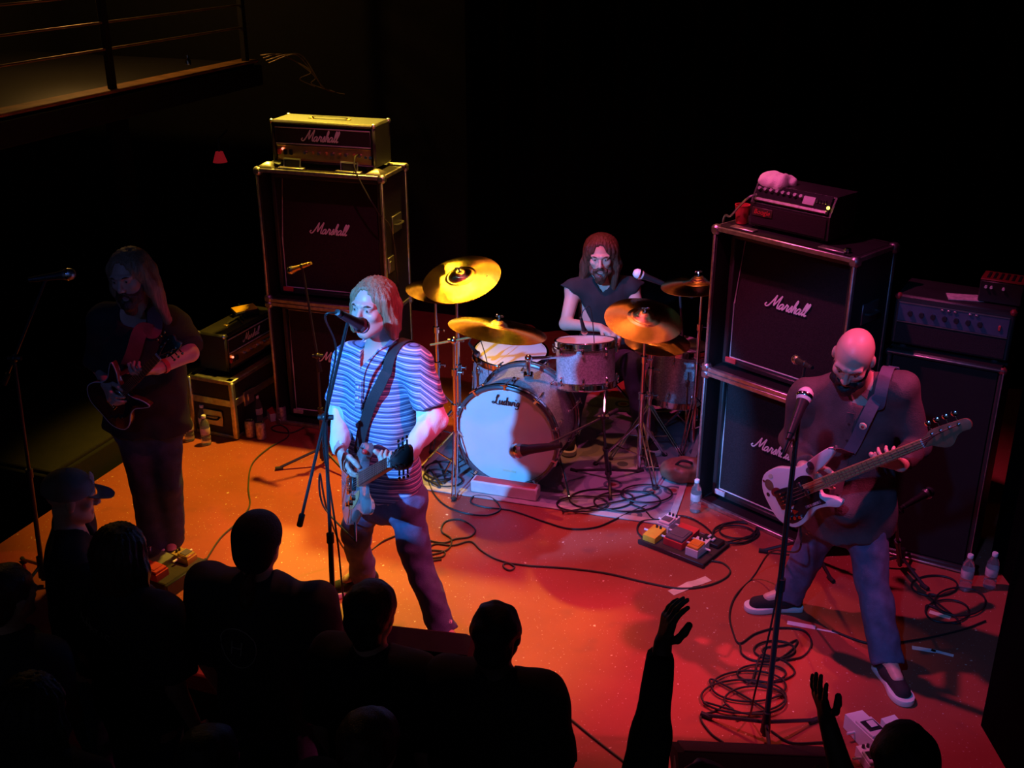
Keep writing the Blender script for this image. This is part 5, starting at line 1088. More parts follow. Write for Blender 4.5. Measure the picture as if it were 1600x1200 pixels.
# bass drum
BDn = nrm([-.35, -.94, 0]); BDc = P(791, 682, .335); BDX = np.eye(4); BDX[:3, 0] = (-BDn[1], BDn[0], 0); BDX[:3, 1] = (0, 0, 1); BDX[:3, 2] = BDn; BDX[:3, 3] = BDc
R_, D_ = .308, .40
t = thing('bass_drum', 'silver sparkle bass drum with white front skin and dark hoops', 'drum', (BDc - BDn * D_ / 2) * (1, 1, 0)); X = BDX
m = M(X); m.lathe([(R_, -D_), (R_, -.02)], n=64); m.obj('shell', 'sparkle', t)
m = M(X); m.lathe([(R_ + .004, -.012), (R_, .0), (.001, .004)], n=64); fh = m.obj('front_skin', 'drumhead', t)
m = M(X); m.lathe([(.001, -D_ - .006), (R_, -D_ - .004)], n=48); m.obj('batter_skin', 'drumhead', t)
for z0, z1 in ((-.035, .022), (-D_ - .022, -D_ + .035)):
    m = M(X); m.lathe([(R_ + .004, z0), (R_ + .022, z0 + .002), (R_ + .025, (z0 + z1) / 2), (R_ + .022, z1 - .002), (R_ + .012, z1 + .002), (R_ + .002, z1 - .002), (R_ + .002, z0)], n=64); hp = m.obj('hoop', 'hoop', t)
    m = M(X); zc = (z0 + z1) / 2; m.lathe([(R_ + .0245, zc - .009), (R_ + .0262, zc - .008), (R_ + .0262, zc + .008), (R_ + .0245, zc + .009)], n=64); m.obj('hoop_inlay', 'chrome', hp)
    for i in range(10):
        a = 2 * PI * (i + .5) / 10; s_ = 1 if z0 > -.1 else -1; zz = z1 if s_ > 0 else z0
        m = M(X @ Rz(a)); m.box((R_ + .022, 0, zc + s_ * .012), (.020, .022, .050), .005); m.box((R_ + .014, 0, zz + s_ * .003), (.028, .018, .008), .003); cl = m.obj('claw_hook', 'chrome', t)
        m = M(X @ Rz(a)); m.cyl((R_ + .034, 0, zc + s_ * .04), (R_ + .024, 0, zc - s_ * .10), .0035, n=6); m.tube([(R_ + .034, -.022, zc + s_ * .042), (R_ + .034, .022, zc + s_ * .042)], .0045, 6); m.obj('t_rod', 'chrome', cl)
        m = M(X); lug(m, I4, R_, -D_ / 2 + s_ * .085, a, .045); m.obj('lug', 'chrome', t)
m = M(X); m.ball((0, R_ + .01, -.14), .014, 8); m.obj('air_vent', 'chrome', t)
script_logo(LUDW, .172, FX(X, .0, .235, .0065, (1, 0, 0), (0, 0, 1)), 'black', fh, th=.13, shear=.12, name='drum_lettering')
m = M(X); m.box((.02, -.225, .0042), (.085, .014, .001)); m.obj('skin_label', 'cream', fh)
for sx in (-1, 1):
    a = X @ np.array([sx * R_ * .93, -.10, -.10, 1]); b_ = a[:3] + X[:3, 0] * sx * .12 + BDn * .12; b_[2] = .012; m = M(); m.tube([a[:3] + np.array([0, 0, .02]), a[:3] * .3 + b_ * .7 + np.array([0, 0, .02]), b_], .008, 8); m.ball(b_, .013, 8); m.ball(a[:3], .02, 8); m.obj('spur_leg', 'chrome', t)
# tom holder on the bass drum
mp = (X @ np.array([.06, R_, -.22, 1]))[:3]; tomc = A(915, 567, 6.32)
m = M(); m.box(mp + np.array([0, 0, .012]), (.06, .07, .024), .006); m.cyl(mp, mp + np.array([0, 0, .13]), .013, n=12); q0 = mp + np.array([0, 0, .12]); q1 = tomc + np.array([-.175, -.02, .045]); m.ball(q0, .024, 10); m.cyl(q0, q1, .011, n=10); m.obj('tom_holder', 'chrome', t)
TX_ = frz(tomc, (-.03, .22, 1)); drum('rack_tom', 'silver sparkle rack tom mounted right of the bass drum', TX_ @ Rz(.25), .178, .255, 8)
FTX = frz(A(797, 545, 6.84) - np.array([0, 0, .22]), (.02, -.08, 1)); ft = drum('floor_tom', 'large silver sparkle floor tom with pale skin behind the bass drum', FTX @ Rz(.2), .238, .40, 8)
FT2 = frz(A(1056, 580, 6.80), (.10, .05, 1)); ft2 = drum('floor_tom', 'red-lit silver sparkle floor tom beside the right speaker stack', FT2 @ Rz(.1), .19, .36, 8, sep=.18)
def drum_legs(t, X, R, D):
    for a in (.7, .7 + 2.1, .7 + 4.2):
        p = (X @ np.array([math.cos(a) * (R + .02), math.sin(a) * (R + .02), D * .2, 1]))[:3]; e = np.array([p[0] + .03 * math.cos(a), p[1] + .03 * math.sin(a), .012]); m = M(); m.tube([p, p * .25 + e * .75, e], .0065, 6); m.ball(e + np.array([0, 0, .006]), .014, 8); m.box(p - np.array([0, 0, .08]), (.03, .03, .05), .006); m.obj('leg', 'chrome', t)
drum_legs(ft, FTX, .238, .40); drum_legs(ft2, FT2, .19, .36)
# throne under the drummer
tp_ = np.array([.60, 7.12, 0]); tp_ = (A(948, 572, 7.14) * (1, 1, 0)); t = thing('drum_throne', 'round black padded drum stool under the drummer', 'stool', tp_); m = M(Tr(*tp_)); m.lathe([(.001, .36), (.15, .36), (.17, .38), (.17, .43), (.15, .45), (.001, .455)], n=28); m.obj('seat', 'rubber', t)
m = M(Tr(*tp_)); m.cyl((0, 0, .12), (0, 0, .37), .018); m.obj('post', 'chrome', t)
for i in range(3):
    a = i * 2.09 + .4; m = M(Tr(*tp_)); m.tube([(0, 0, .28), (.22 * math.cos(a), .22 * math.sin(a), .014)], .010, 6); m.ball((.22 * math.cos(a), .22 * math.sin(a), .016), .015, 8); m.obj('leg', 'chrome', t)

# cymbals on stands
def tripod(t, b, spread, h0, a0, m_='chrome', r=.009, z0=.010, dbl=True):
    for i in range(3):
        a = a0 + i * 2 * PI / 3; e = b + np.array([math.cos(a) * spread, math.sin(a) * spread, 0]); m = M(); off = np.array([-math.sin(a), math.cos(a), 0]) * .011
        tp2 = b + np.array([0, 0, h0])
        for s_ in ((-1, 1) if dbl else (0,)): m.tube([tp2 + off * s_, e + off * s_ + np.array([0, 0, z0 + .008])], r * .6 if dbl else r, 6)
        if dbl: m.tube([b + np.array([0, 0, h0 * .32]), b * .45 + e * .55 + np.array([0, 0, h0 * .46])], r * .5, 5)
        lg = m.obj('leg', m_, t); m = M(); m.ball(e + np.array([0, 0, z0 + .006]), .016, 8, sc=(1.2, 1.2, .9)); m.obj('rubber_foot', 'rubber', lg)
def cymbal_stand(label, base, c, nor, R, mt='bronze', boom=None, a0=.3, pole_m='chrome', print_=False, tri=True):
    t = thing('cymbal_stand', label, 'cymbal', (base[0], base[1], .008)); b = np.array([base[0], base[1], .0]); nor = nrm(nor)
    X = frz(c, nor)
    prof = [(.006, .052), (.025, .050), (.045, .036), (.058, .020), (R * .36, .014), (R * .7, .006), (R * .97, -.006), (R, -.008), (R, -.010), (R * .7, .004), (.058, .018), (.045, .034), (.025, .048), (.006, .050)]
    Xc = X @ Tr(0, 0, -.03)
    m = M(Xc); m.lathe(prof, n=72); cy = m.obj('cymbal', mt, None, c, ang=60); Wc = Xc
    me = cy.data; iv = np.linalg.inv(WM[t]); bpy.data.objects.remove(cy)
    v = np.concatenate(M(I4).lathe(prof, n=72).v); f_ = M(I4).lathe(prof, n=72).f
    me.clear_geometry(); me.from_pydata(v.tolist(), [], f_); me.polygons.foreach_set('use_smooth', [True] * len(f_)); me.set_sharp_from_angle(angle=math.radians(60))
    cy = bpy.data.objects.new('cymbal', me); COL.objects.link(cy); cy.parent = t; cy.matrix_local = Matrix((iv @ Wc).tolist()); WM[cy] = Wc
    if print_: text('cymbal_lettering', 'UFIP', .045, Xc @ Tr(.10, -.09, .0105) @ Rz(-.6) if False else Xc @ Tr(.14, .0, .0065) @ Rz(-PI / 2 + .2), 'rosewood', cy, ext=.0004)
    m = M(X); m.cyl((0, 0, .018), (0, 0, .026), .016, n=12); m.cyl((0, 0, .026), (0, 0, .052), .005, n=8); m.ball((0, 0, .040), .010, 8); m.box((.014, 0, .046), (.020, .005, .014), .002); m.box((-.014, 0, .046), (.020, .005, .014), .002); m.obj('wing_nut', 'chrome', t)
    low = (X @ np.array([0, 0, -.05, 1]))[:3]
    if boom is None: top = np.array([b[0], b[1], low[2] - .03]); m = M(); m.tube([top, low, (X @ np.array([0, 0, .02, 1]))[:3]], .006, 8); m.ball(low, .016, 8); m.obj('tilter', 'chrome', t)
    else:
        top = boom[0]; d = nrm(low - top); m = M(); m.cyl(top - d * boom[1], low, .0075, n=8); m.cyl(low, (X @ np.array([0, 0, .02, 1]))[:3], .005, n=8); m.ball(low, .015, 8); m.obj('boom_arm', 'gold' if len(boom) > 2 else pole_m, t)
        m = M(); m.ball(top, .024, 10); m.cyl(top - np.array([.035, 0, 0]), top + np.array([.03, 0, 0]), .010, n=8); m.box(top + np.array([.045, 0, 0]), (.03, .006, .02), .003); m.obj('boom_clamp', 'chrome', t)
    hs = [.16, .16 + (top[2] - .16) * .45, .16 + (top[2] - .16) * .75, top[2]]
    for i, r in enumerate((.0155, .0125, .0095)):
        m = M(); m.cyl((b[0], b[1], .02 if i == 0 else hs[i]), (b[0], b[1], hs[i + 1]), r, n=12); m.obj('pole', pole_m, t)
        if i < 2:
            m = M(); m.cyl((b[0], b[1], hs[i + 1] - .03), (b[0], b[1], hs[i + 1] + .01), r + .008, n=12); m.tube([(b[0], b[1], hs[i + 1] - .01), (b[0] + .045, b[1] - .01, hs[i + 1] - .01)], .004, 6); m.box((b[0] + .05, b[1] - .01, hs[i + 1] - .01), (.008, .02, .022), .003); m.obj('height_clamp', 'chrome', t)
    if tri: tripod(t, b, .27, .34, a0, z0=.010)
    return t
cA = A(719, 428, 6.50); cC = A(779, 506, 6.02); cD = A(1007, 492, 6.22); cF = A(1092, 436, 6.62); cB = A(692, 446, 6.75); cE = A(1032, 528, 6.52)
cymbal_stand('large tilted cymbal with a blazing golden highlight at the left of the kit', A(716, 600, 6.52), cA, (-.20, -.32, 1), .243, a0=1.0, print_=True)
cymbal_stand('cymbal mostly hidden behind the blazing tilted cymbal', A(684, 600, 6.74), cB, (.08, -.02, 1), .235, 'bronzedark', a0=.4)
cl_top = A(709, 532, 6.12)
cymbal_stand('wide flat ride cymbal on a boom arm above the bass drum', cl_top, cC, (.15, .10, 1), .285, boom=(cl_top, .16, 1), a0=2.6)
cymbal_stand('cymbal with a blue streak down its middle in front of the drummer', A(1004, 600, 6.24), cD, (.07, -.28, 1), .232, a0=.8)
cymbal_stand('thin cymbal at the right of the kit beside the speaker stack', A(1090, 560, 6.62), cF, (-.10, .02, 1), .235, 'bronzedark', a0=.1)
# hi-hat pair
t = cymbal_stand('orange-lit pair of hi-hat cymbals below the blue-streaked cymbal', A(1016, 600, 6.50), A(1028, 526, 6.50), (.05, -.06, 1), .205, a0=1.5)
cy = [c for c in t.children if c.name.startswith('cymbal')][0]; c2 = cy.copy(); COL.objects.link(c2); c2.parent = t; c2.matrix_local = cy.matrix_local @ Matrix.Translation((0, 0, -.03)) @ Matrix.Rotation(PI, 4, 'X')
b = A(1016, 600, 6.50); m = M(); m.box((b[0], b[1] - .16, .035), (.085, .26, .012), .004, X=I4); m.obj('foot_pedal', 'chrome', t)
# white block against the bass drum
q0, q1 = P(735, 771), P(838, 787); u = nrm(q1 - q0); L_ = np.linalg.norm(q1 - q0); X = frame(q0, u, (0, 0, 1)); t = thing('drum_stop', 'long pale wooden block wedged against the front of the bass drum', 'block', (q0 + q1) / 2); m = M(X); m.box((L_ / 2, .045, .048), (L_, .085, .075), .006); m.obj('block', 'wood', t); m = M(X); m.box((L_ / 2, .045, .0865), (L_ - .03, .06, .003), .001); m.obj('felt_strip', 'red', t)

# ------------------------------------------------------------------ microphones and stands
def microphone(label, tip, d, k=1.0, body='black', head='steel'):
    t = thing('microphone', label, 'microphone', tip); X = frz(tip, -nrm(d)); X[:3, :3] *= k
    m = M(X); m.lathe([(.001, -.001), (.015, .003), (.0235, .014), (.0255, .026), (.0245, .040), (.021, .050)], n=20); g_ = m.obj('grille', head, t)
    m = M(X); m.lathe([(.0262, .027), (.027, .030), (.027, .036), (.0255, .039)], n=20); m.obj('grille_band', 'chrome', g_)
    m = M(X); m.lathe([(.0205, .050), (.020, .056), (.0165, .075), (.0125, .165), (.0125, .175), (.010, .178), (.010, .195), (.001, .196)], n=16); m.obj('barrel', body, t)
    return t, (X @ np.array([0, 0, .12, 1]))[:3], (X @ np.array([0, 0, .195, 1]))[:3]
def mic_stand(label, base, top, clip, boom_tail=.0, a0=.4, spread=.30, h0=.12, legm='blackmetal', poles='blackmetal', flat_base=False):
    t = thing('microphone_stand', label, 'stand', base); b = np.asarray(base, float)
    mid = b + (top - b) * .52
    for i, (p, q, r) in enumerate(((b + np.array([0, 0, .03]), mid, .0125), (mid, top, .0085))):
        m = M(); m.cyl(p, q, r, n=10); m.obj('pole', poles, t)
    m = M(); m.cyl(mid - (top - b) * .025, mid + (top - b) * .012, .0175, n=12); m.obj('height_clutch', 'black', t)
    m = M(); m.cyl(b + np.array([0, 0, .05]), b + np.array([0, 0, h0 + .05]), .022, .016, n=12); m.obj('leg_collar', 'black', t)
    for i in range(3):
        a = a0 + i * 2 * PI / 3; e = b + np.array([math.cos(a) * spread, math.sin(a) * spread, .012]); m = M(); m.tube([b + np.array([0, 0, h0]), e], .0085, 6); lg = m.obj('leg', legm if i else ('gold' if legm == 'mixed' else legm) if legm != 'mixed' else 'gold', t)
        m = M(); m.cyl(e - np.array([math.cos(a), math.sin(a), 0]) * .03, e + np.array([math.cos(a), math.sin(a), 0]) * .02, .012, n=8); m.obj('rubber_foot', 'rubber', lg)
    if boom_tail:
        d = nrm(clip - top); m = M(); m.cyl(top - d * boom_tail, clip, .007, n=8); bo = m.obj('boom_arm', poles, t)
        m = M(); m.cyl(top - d * (boom_tail + .002), top - d * (boom_tail - .06), .014, n=10); m.obj('counterweight', 'rubber', bo)
        m = M(); m.ball(top, .020, 10); m.cyl(top - np.array([.03, 0, 0]), top + np.array([.035, 0, 0]), .012, n=8); m.obj('boom_clutch', 'black', t)
    else: m = M(); m.cyl(top, clip, .0085, n=8); m.obj('neck', poles, t)
    m = M(); m.ball(clip, .018, 8); m.obj('clip', 'black', t)
    return t
def floor_cable(label, pts, r=.0048, m_='cable', group=None, closed=False, z=.007, name='cable', n=8):
    q = [P(p_[0], p_[1], p_[2] if len(p_) > 2 else z) if len(p_) < 4 else np.array(p_[1:]) for p_ in pts]; m = M(); m.tube(spl(q, n), r, 6); b = q[0] * (1, 1, 0); return tag(m.obj(name, m_, None, b), label, 'cable', group)
# singer's microphone
mt, mclip, mtail = microphone('dark vocal microphone on a boom at the singer\'s mouth', A(571, 512, 4.43), A(571, 512, 4.43) - A(538, 494, 4.28), 1.3, head='grey')
sb_ = A(523, 1010, 4.36) * (1, 1, 0)
mic_stand('black boom stand holding the microphone of the singer in the striped polo', sb_, A(508, 652, 4.37), mclip, .60, a0=.6)
pts = [mtail, mtail + np.array([-.05, 0, -.02]), A(525, 545, 4.38), A(512, 620, 4.36), A(505, 690, 4.34), A(515, 760, 4.34), A(528, 850, 4.35), A(536, 930, 4.36), P(545, 990, .02), P(552, 1000, .008)]
m = M(); m.tube(spl(pts, 8), .0045, 6); tag(m.obj('microphone_cable', 'cable', None, pts[-1]), 'black cable hanging down the boom stand of the singer', 'cable')
# long-haired guitarist's microphone
mt, mclip, mtail = microphone('dim vocal microphone pointing at the long-haired guitarist', A(118, 427, 4.98), (1, .1, .12), 1.1)
mic_stand('dark boom stand at the far left before the low platform', A(48, 800, 4.95) * (1, 1, 0), A(22, 560, 4.97), mclip, .15, a0=.2)
# bassist's microphone
mt, mclip, mtail = microphone('bright pink-lit vocal microphone standing in front of the bald bassist', A(1262, 607, 3.92), (.30, .5, .42), 1.2, head='white')
bb_ = P(1194, 1158); bb_ = np.array([bb_[0], bb_[1], 0])
mic_stand('black straight microphone stand in front of the bald bassist with one yellow-lit leg', bb_, A(1248, 655, 3.84), mclip, 0, a0=2.55, spread=.27, h0=.10, legm='blackmetal')
pts = [mtail, mtail + np.array([-.02, -.02, -.06]), A(1240, 690, 3.81), A(1228, 800, 3.79), A(1210, 950, 3.77), A(1180, 1080, 3.75), P(1170, 1120, .02), P(1150, 1125, .008)]
m = M(); m.tube(spl(pts, 8), .0045, 6); tag(m.obj('microphone_cable', 'cable', None, pts[-1]), 'black cable hanging down the straight stand of the bassist', 'cable')
# kick drum microphone on a low boom
kt = A(797, 706, 5.90); mt, mclip, mtail = microphone('round microphone on a low boom pointing at the white bass drum skin', kt, (-.75, .35, -.28), 1.75)
kb_ = P(950, 752); mic_stand('low black boom stand right of the bass drum', kb_ * (1, 1, 0), A(942, 652, 5.98), mclip, .10, a0=.5, spread=.24, h0=.08, poles='blackmetal')
# left amplifier microphone
mt, mclip, mtail = microphone('thin yellow-lit microphone pointing at the tall left stack', A(450, 424, 6.40), (-.75, .35, -.35), .95, body='gold')
mic_stand('black boom stand reaching up to the tall left stack', A(503, 690, 6.32) * (1, 1, 0), A(496, 556, 6.33), mclip, .10, a0=1.3, spread=.28)
# right amplifier microphone
mt, mclip, mtail = microphone('small black microphone against the upper right speaker grille', A(1240, 560, 5.02), (-.25, .9, -.1), .9)
mic_stand('short black tripod stand with one orange-lit leg behind the bassist\'s legs', P(1262, 872) * (1, 1, 0), A(1250, 620, 4.93), mclip, .06, a0=2.9, spread=.24)
# bass cabinet microphone
mt, mclip, mtail = microphone('dim microphone pointing at the tall bass cabinet', A(1457, 766, 4.80), (.8, .45, .2), 1.1)
mic_stand('low dark boom stand in front of the tall bass cabinet', P(1405, 890) * (1, 1, 0), A(1400, 800, 4.70), mclip, .08, a0=.9, spread=.2, h0=.08)
# drummer's vocal microphone
mt, mclip, mtail = microphone('pink-lit vocal microphone at the right of the drummer', A(990, 425, 6.80), (-.8, -.1, .35), 1.25, head='white')
mic_stand('boom stand behind the kit holding the microphone of the drummer', A(1078, 640, 6.95) * (1, 1, 0), A(1062, 455, 6.93), mclip, .12, a0=.4)
# clip-on drum microphones
for lab, p_, d_ in (('small black clip microphone on the rim of the rack tom', A(914, 522, 6.25), (.2, .4, -.8)), ('small black clip microphone between the floor tom and the bass drum', A(748, 556, 6.55), (.3, .4, -.6))):
    mt, mc_, ml_ = microphone(lab, p_, d_, .75); m = M(); m.tube(spl([ml_, ml_ + np.array([.02, 0, .05]), ml_ + np.array([.06, .02, .04]), p_ + np.array([.06, .02, -.10]), p_ + np.array([.05, .0, -.3])], 6), .003, 5); m.obj('cable_tail', 'cable', mt)

# ------------------------------------------------------------------ wedges, pedals, small things
def wedge(label, back_l, back_r, H_=.30, D_=.36):
    """floor monitor, its back towards the audience and its grille facing upstage"""
    u = nrm(back_r - back_l) * 1.0; u[2] = 0; u = nrm(u); w_ = np.linalg.norm(back_r - back_l); c = (back_l + back_r) / 2; rz = math.atan2(u[1], u[0]); t = thing('floor_monitor', label, 'speaker', (c[0], c[1], 0), rz); X = WM[t]
    pr = [(0, 0), (D_, 0), (D_, .07), (.10, H_), (0, H_ - .03)]; v = [(s_ * w_ / 2, y, z + .004) for s_ in (-1, 1) for y, z in pr]
    m = M(X); m.add(v, [(0, 1, 2, 3, 4), (9, 8, 7, 6, 5)] + [(i, i + 5, (i + 1) % 5 + 5, (i + 1) % 5) for i in range(5)]); m.obj('cabinet', 'wedgeblack', t, ang=15)
    a = math.atan2(.07 - H_, D_ - .10); m = M(X @ Tr(0, .23, (H_ + .07) / 2 + .008) @ Rx(a)); m.box((0, 0, 0), (w_ - .05, .29, .010), .003); m.obj('grille', 'grille', t)
    for sx in (-1, 1): m = M(X @ Tr(sx * (w_ / 2 + .001), .12, .13)); m.box((0, 0, 0), (.006, .12, .06), .002); m.obj('handle_recess', 'blue' if False else 'rubber', t)
    m = M(X); m.box((0, -.003, .12), (.14, .006, .08), .002); m.obj('jack_plate', 'steel', t)
    return t
wedge('black wedge monitor on the stage edge right in front of the singer', P(512, 1003, .26), P(730, 1028, .26))
wedge('long black wedge monitor on the stage edge below the bassist\'s stand', P(1062, 1202, .25), P(1332, 1214, .25), .24)
def pedal(label, X, w_, l_, h_, col, pad='grey', tre=True, knobs=3, wedge_=.012, grp=None, plate=None, kc='black'):
    t = thing('effects_pedal', label, 'pedal', X[:3, 3], math.atan2(X[1, 0], X[0, 0]), grp)
    v = [(sx * w_ / 2, y, z) for sx in (-1, 1) for y, z in ((-l_ / 2, 0), (l_ / 2, 0), (l_ / 2, h_), (-l_ / 2, h_ - wedge_))]; m = M(X); m.add(v, [(0, 1, 2, 3), (7, 6, 5, 4)] + [(i, i + 4, (i + 1) % 4 + 4, (i + 1) % 4) for i in range(4)]); m.obj('housing', col, t, ang=15)
    if tre: m = M(X @ Tr(0, -l_ * .14, h_ - wedge_ * .64) @ Rx(math.atan2(wedge_, l_))); m.box((0, 0, .006), (w_ * .92, l_ * .62, .016), .003); tr = m.obj('treadle', col if plate is None else plate, t); m = M(X @ Tr(0, -l_ * .12, h_ - wedge_ * .62) @ Rx(math.atan2(wedge_, l_))); m.box((0, .0, .0155), (w_ * .74, l_ * .36, .005), .002); m.obj('rubber_pad', pad, tr)
    for i in range(knobs): x = (i - (knobs - 1) / 2) * w_ / max(3, knobs) * .9; m = M(X); m.cyl((x, l_ * .37, h_ - .004), (x, l_ * .37, h_ + .012), .0075, .006, 10); m.obj('knob', kc, t)
    for sx in (-1, 1): m = M(X); m.cyl((sx * w_ / 2, l_ * .12, h_ * .5), (sx * (w_ / 2 + .035), l_ * .12, h_ * .5), .006, n=8); m.obj('jack_plug', 'white' if col != 'grey' else 'chrome', t)
    return t
# right pedalboard
p0, p1, p2 = P(998, 849), P(1098, 888), P(1138, 858); u = nrm(p1 - p0); L_ = np.linalg.norm(p1 - p0) ; X = frame(p0, u, (0, 0, 1)); 
t = thing('pedalboard', 'low black pedalboard carrying four pedals before the drum rug', 'pedalboard', (p0 + p1) / 2); m = M(X); m.box((L_ / 2, .14, .016), (L_, .28, .018), .004); m.obj('deck', 'board', t)
m = M(X)
for y in (.0, .28): m.box((L_ / 2, y, .014), (L_ + .01, .014, .026), .004)
m.obj('rail', 'blackmetal', t)
BZ_ = X @ Tr(0, 0, .025)
pedal('orange-yellow pedal at the left end of the right pedalboard', BZ_ @ Tr(.055, .07, 0), .078, .115, .045, 'yellow', 'yellow', False, 2)
pedal('white pedal with a dark pad at the back of the right pedalboard', BZ_ @ Tr(.055, .215, 0), .075, .125, .055, 'white', 'grey', True, 3)
pedal('red pedal with a big grey tread in the middle of the right pedalboard', BZ_ @ Tr(.185, .14, 0), .115, .19, .05, 'red', 'grey', True, 0, plate='grey')
pedal('white pedal with an orange top at the right end of the right pedalboard', BZ_ @ Tr(.315, .09, 0), .075, .125, .055, 'white', 'orange', True, 2, plate='orange')
m = M(BZ_); m.box((.33, .22, .012), (.12, .08, .024), .004); tag(m.obj('power_block', 'black', None, (BZ_ @ np.array([.33, .22, 0, 1]))[:3]), 'black power block with white plugs at the back corner of the right pedalboard', 'adapter')
for k_, (x, y) in enumerate(((.31, .23), (.345, .21), (.33, .19))): m = M(BZ_); m.box((x, y, .032), (.014, .03, .012), .003); tag(m.obj('power_plug', 'white', None, (BZ_ @ np.array([x, y, .026, 1]))[:3]), ('white plug at the back of the black power block', 'white plug in the middle of the black power block', 'white plug at the front of the black power block')[k_], 'plug', 'plugs on the power block')
# left pedalboard
p0, p1 = P(262, 935), P(322, 893); u = nrm(p1 - p0); L_ = np.linalg.norm(p1 - p0); X = frame(p0, u, (0, 0, 1)); t = thing('pedalboard', 'black pedalboard of the long-haired guitarist at the left stage front', 'pedalboard', (p0 + p1) / 2); m = M(X); m.box((L_ / 2, .16, .045), (L_, .32, .07), .006); m.obj('deck', 'board', t)
m = M(X); m.box((L_ / 2, -.006, .04), (L_ + .02, .02, .08), .004); m.obj('rail', 'blackmetal', t); BZ_ = X @ Tr(0, 0, .08)
pedal('red pedal at the near end of the left pedalboard', BZ_ @ Tr(.04, .12, 0), .085, .13, .05, 'red', 'red', True, 2)
pedal('dark purple-lit metal pedal at the back of the left pedalboard', BZ_ @ Tr(.14, .20, 0), .10, .17, .05, 'steel', 'grey', False, 3, kc='chrome')
pedal('small olive pedal at the far end of the left pedalboard', BZ_ @ Tr(L_ - .06, .08, 0), .07, .11, .045, 'gold', 'grey', True, 2)
# pedals lower right
a = math.radians(-98); X = Tr(*P(1352, 1158)) @ Rz(math.radians(18)); pedal('large white treadle pedal with a paper patch at the lower right stage edge', X @ Tr(0, 0, .004), .085, .20, .07, 'white', 'black', True, 0, -.02)
m = M(X); m.box((0, -.025, .112), (.032, .04, .003), .001, X=Rx(0)); tag(m.obj('paper_patch', 'white', None, (X @ np.array([0, -.03, .117, 1]))[:3]), 'small white paper patch stuck on the large white treadle pedal', 'label')
X = Tr(*P(1398, 1148)) @ Rz(math.radians(22)); pedal('small white pedal with black pad right of the large white treadle pedal', X @ Tr(0, 0, .004), .07, .11, .05, 'white', 'black', True, 0)
X = Tr(*P(1352, 1186)) @ Rz(math.radians(14)); pedal('blue-lit white pedal just in front of the large white treadle pedal', X @ Tr(0, -.03, .004), .07, .11, .05, 'white', 'black', True, 2)
q = P(1370, 1190); t = thing('tape_roll', 'small white tape roll standing near the lower right pedals', 'tape', q); X = Tr(q[0], q[1], .042) @ Rz(.5) @ Rx(PI / 2); m = M(X); m.lathe([(.022, -.012), (.040, -.012), (.040, .012), (.022, .012), (.022, -.012)], n=24); m.obj('tape_band', 'white', t); m = M(X); m.lathe([(.019, -.012), (.022, -.012), (.022, .012), (.019, .012), (.019, -.012)], n=24); m.obj('cardboard_core', 'cream', t)
# bottles and cans
def bottle_parts(t):
    X = WM[t]; m = M(X); m.lathe([(.001, .002), (.026, .002), (.031, .008), (.031, .030), (.0285, .036), (.031, .042), (.031, .058), (.0285, .064), (.031, .070), (.031, .135), (.028, .152), (.015, .182), (.0125, .188), (.0125, .202), (.001, .202)], n=24); m.obj('bottle_wall', 'water', t)
    m = M(X); m.lathe([(.0145, .190), (.0150, .192), (.0150, .206), (.013, .209), (.001, .209)], n=20); m.obj('bottle_cap', 'white', t)
    m = M(X); m.lathe([(.0315, .078), (.0320, .080), (.0320, .120), (.0315, .122)], n=24); m.obj('bottle_label', 'paper', t); return t
def can_parts(t):
    X = WM[t]; m = M(X); m.lathe([(.001, .006), (.022, .004), (.025, .0), (.033, .010), (.033, .108), (.028, .121), (.026, .122)], n=24); m.obj('can_wall', 'can', t); m = M(X); m.lathe([(.026, .122), (.0265, .124), (.024, .124), (.023, .119), (.001, .119)], n=24); ld = m.obj('can_lid', 'chrome', t); m = M(X); m.box((.004, 0, .1215), (.022, .013, .002), .001); m.obj('pull_tab', 'steel', ld); return t
b0 = None
for i, (px, py, lab, g_) in enumerate(((297, 688, 'clear water bottle standing left of the road case, leftmost of three', 'water bottles beside the road case'), (320, 677, 'clear water bottle close against the road case, partly hidden', 'water bottles beside the road case'), (323, 694, 'clear water bottle nearest the stage front beside the road case', 'water bottles beside the road case'), (405, 662, 'clear water bottle behind two drink cans', None), (1086, 799, 'clear water bottle standing before the right speaker stack', None), (1507, 921, 'red-lit water bottle on the floor by the tall bass cabinet', None), (1545, 918, 'dim bottle at the far right beside the red-lit water bottle', None))):
    q = P(px, py)
    if b0 is None: b0 = bottle_parts(thing('water_bottle', lab, 'bottle', q, 0, g_))
    else:
        o = copy_tree(b0, Tr(*q) @ Rz(i * 1.3)); o['label'] = lab
        if g_: o['group'] = g_
        elif 'group' in o: del o['group']
c0_ = None
for i, (px, py, lab) in enumerate(((392, 683, 'printed drink can, left one of the pair in front of the water bottle'), (409, 686, 'printed drink can, right one of the pair in front of the water bottle'), (441, 660, 'printed drink can standing alone by the corner of the left stack'))):
    q = P(px, py)
    if c0_ is None: c0_ = can_parts(thing('drink_can', lab, 'can', q, 0, 'drink cans by the left stack'))
    else: o = copy_tree(c0_, Tr(*q) @ Rz(i * 2.0)); o['label'] = lab
q = P(424, 652); t = thing('carton', 'small red and white carton on the floor between the cans', 'box', q, .5); m = M(WM[t]); m.box((0, 0, .030), (.06, .16, .058), .003); m.obj('carton_body', 'white', t); m = M(WM[t]); m.box((0, 0, .0605), (.058, .158, .003), .001); m.obj('carton_top', 'red', t)
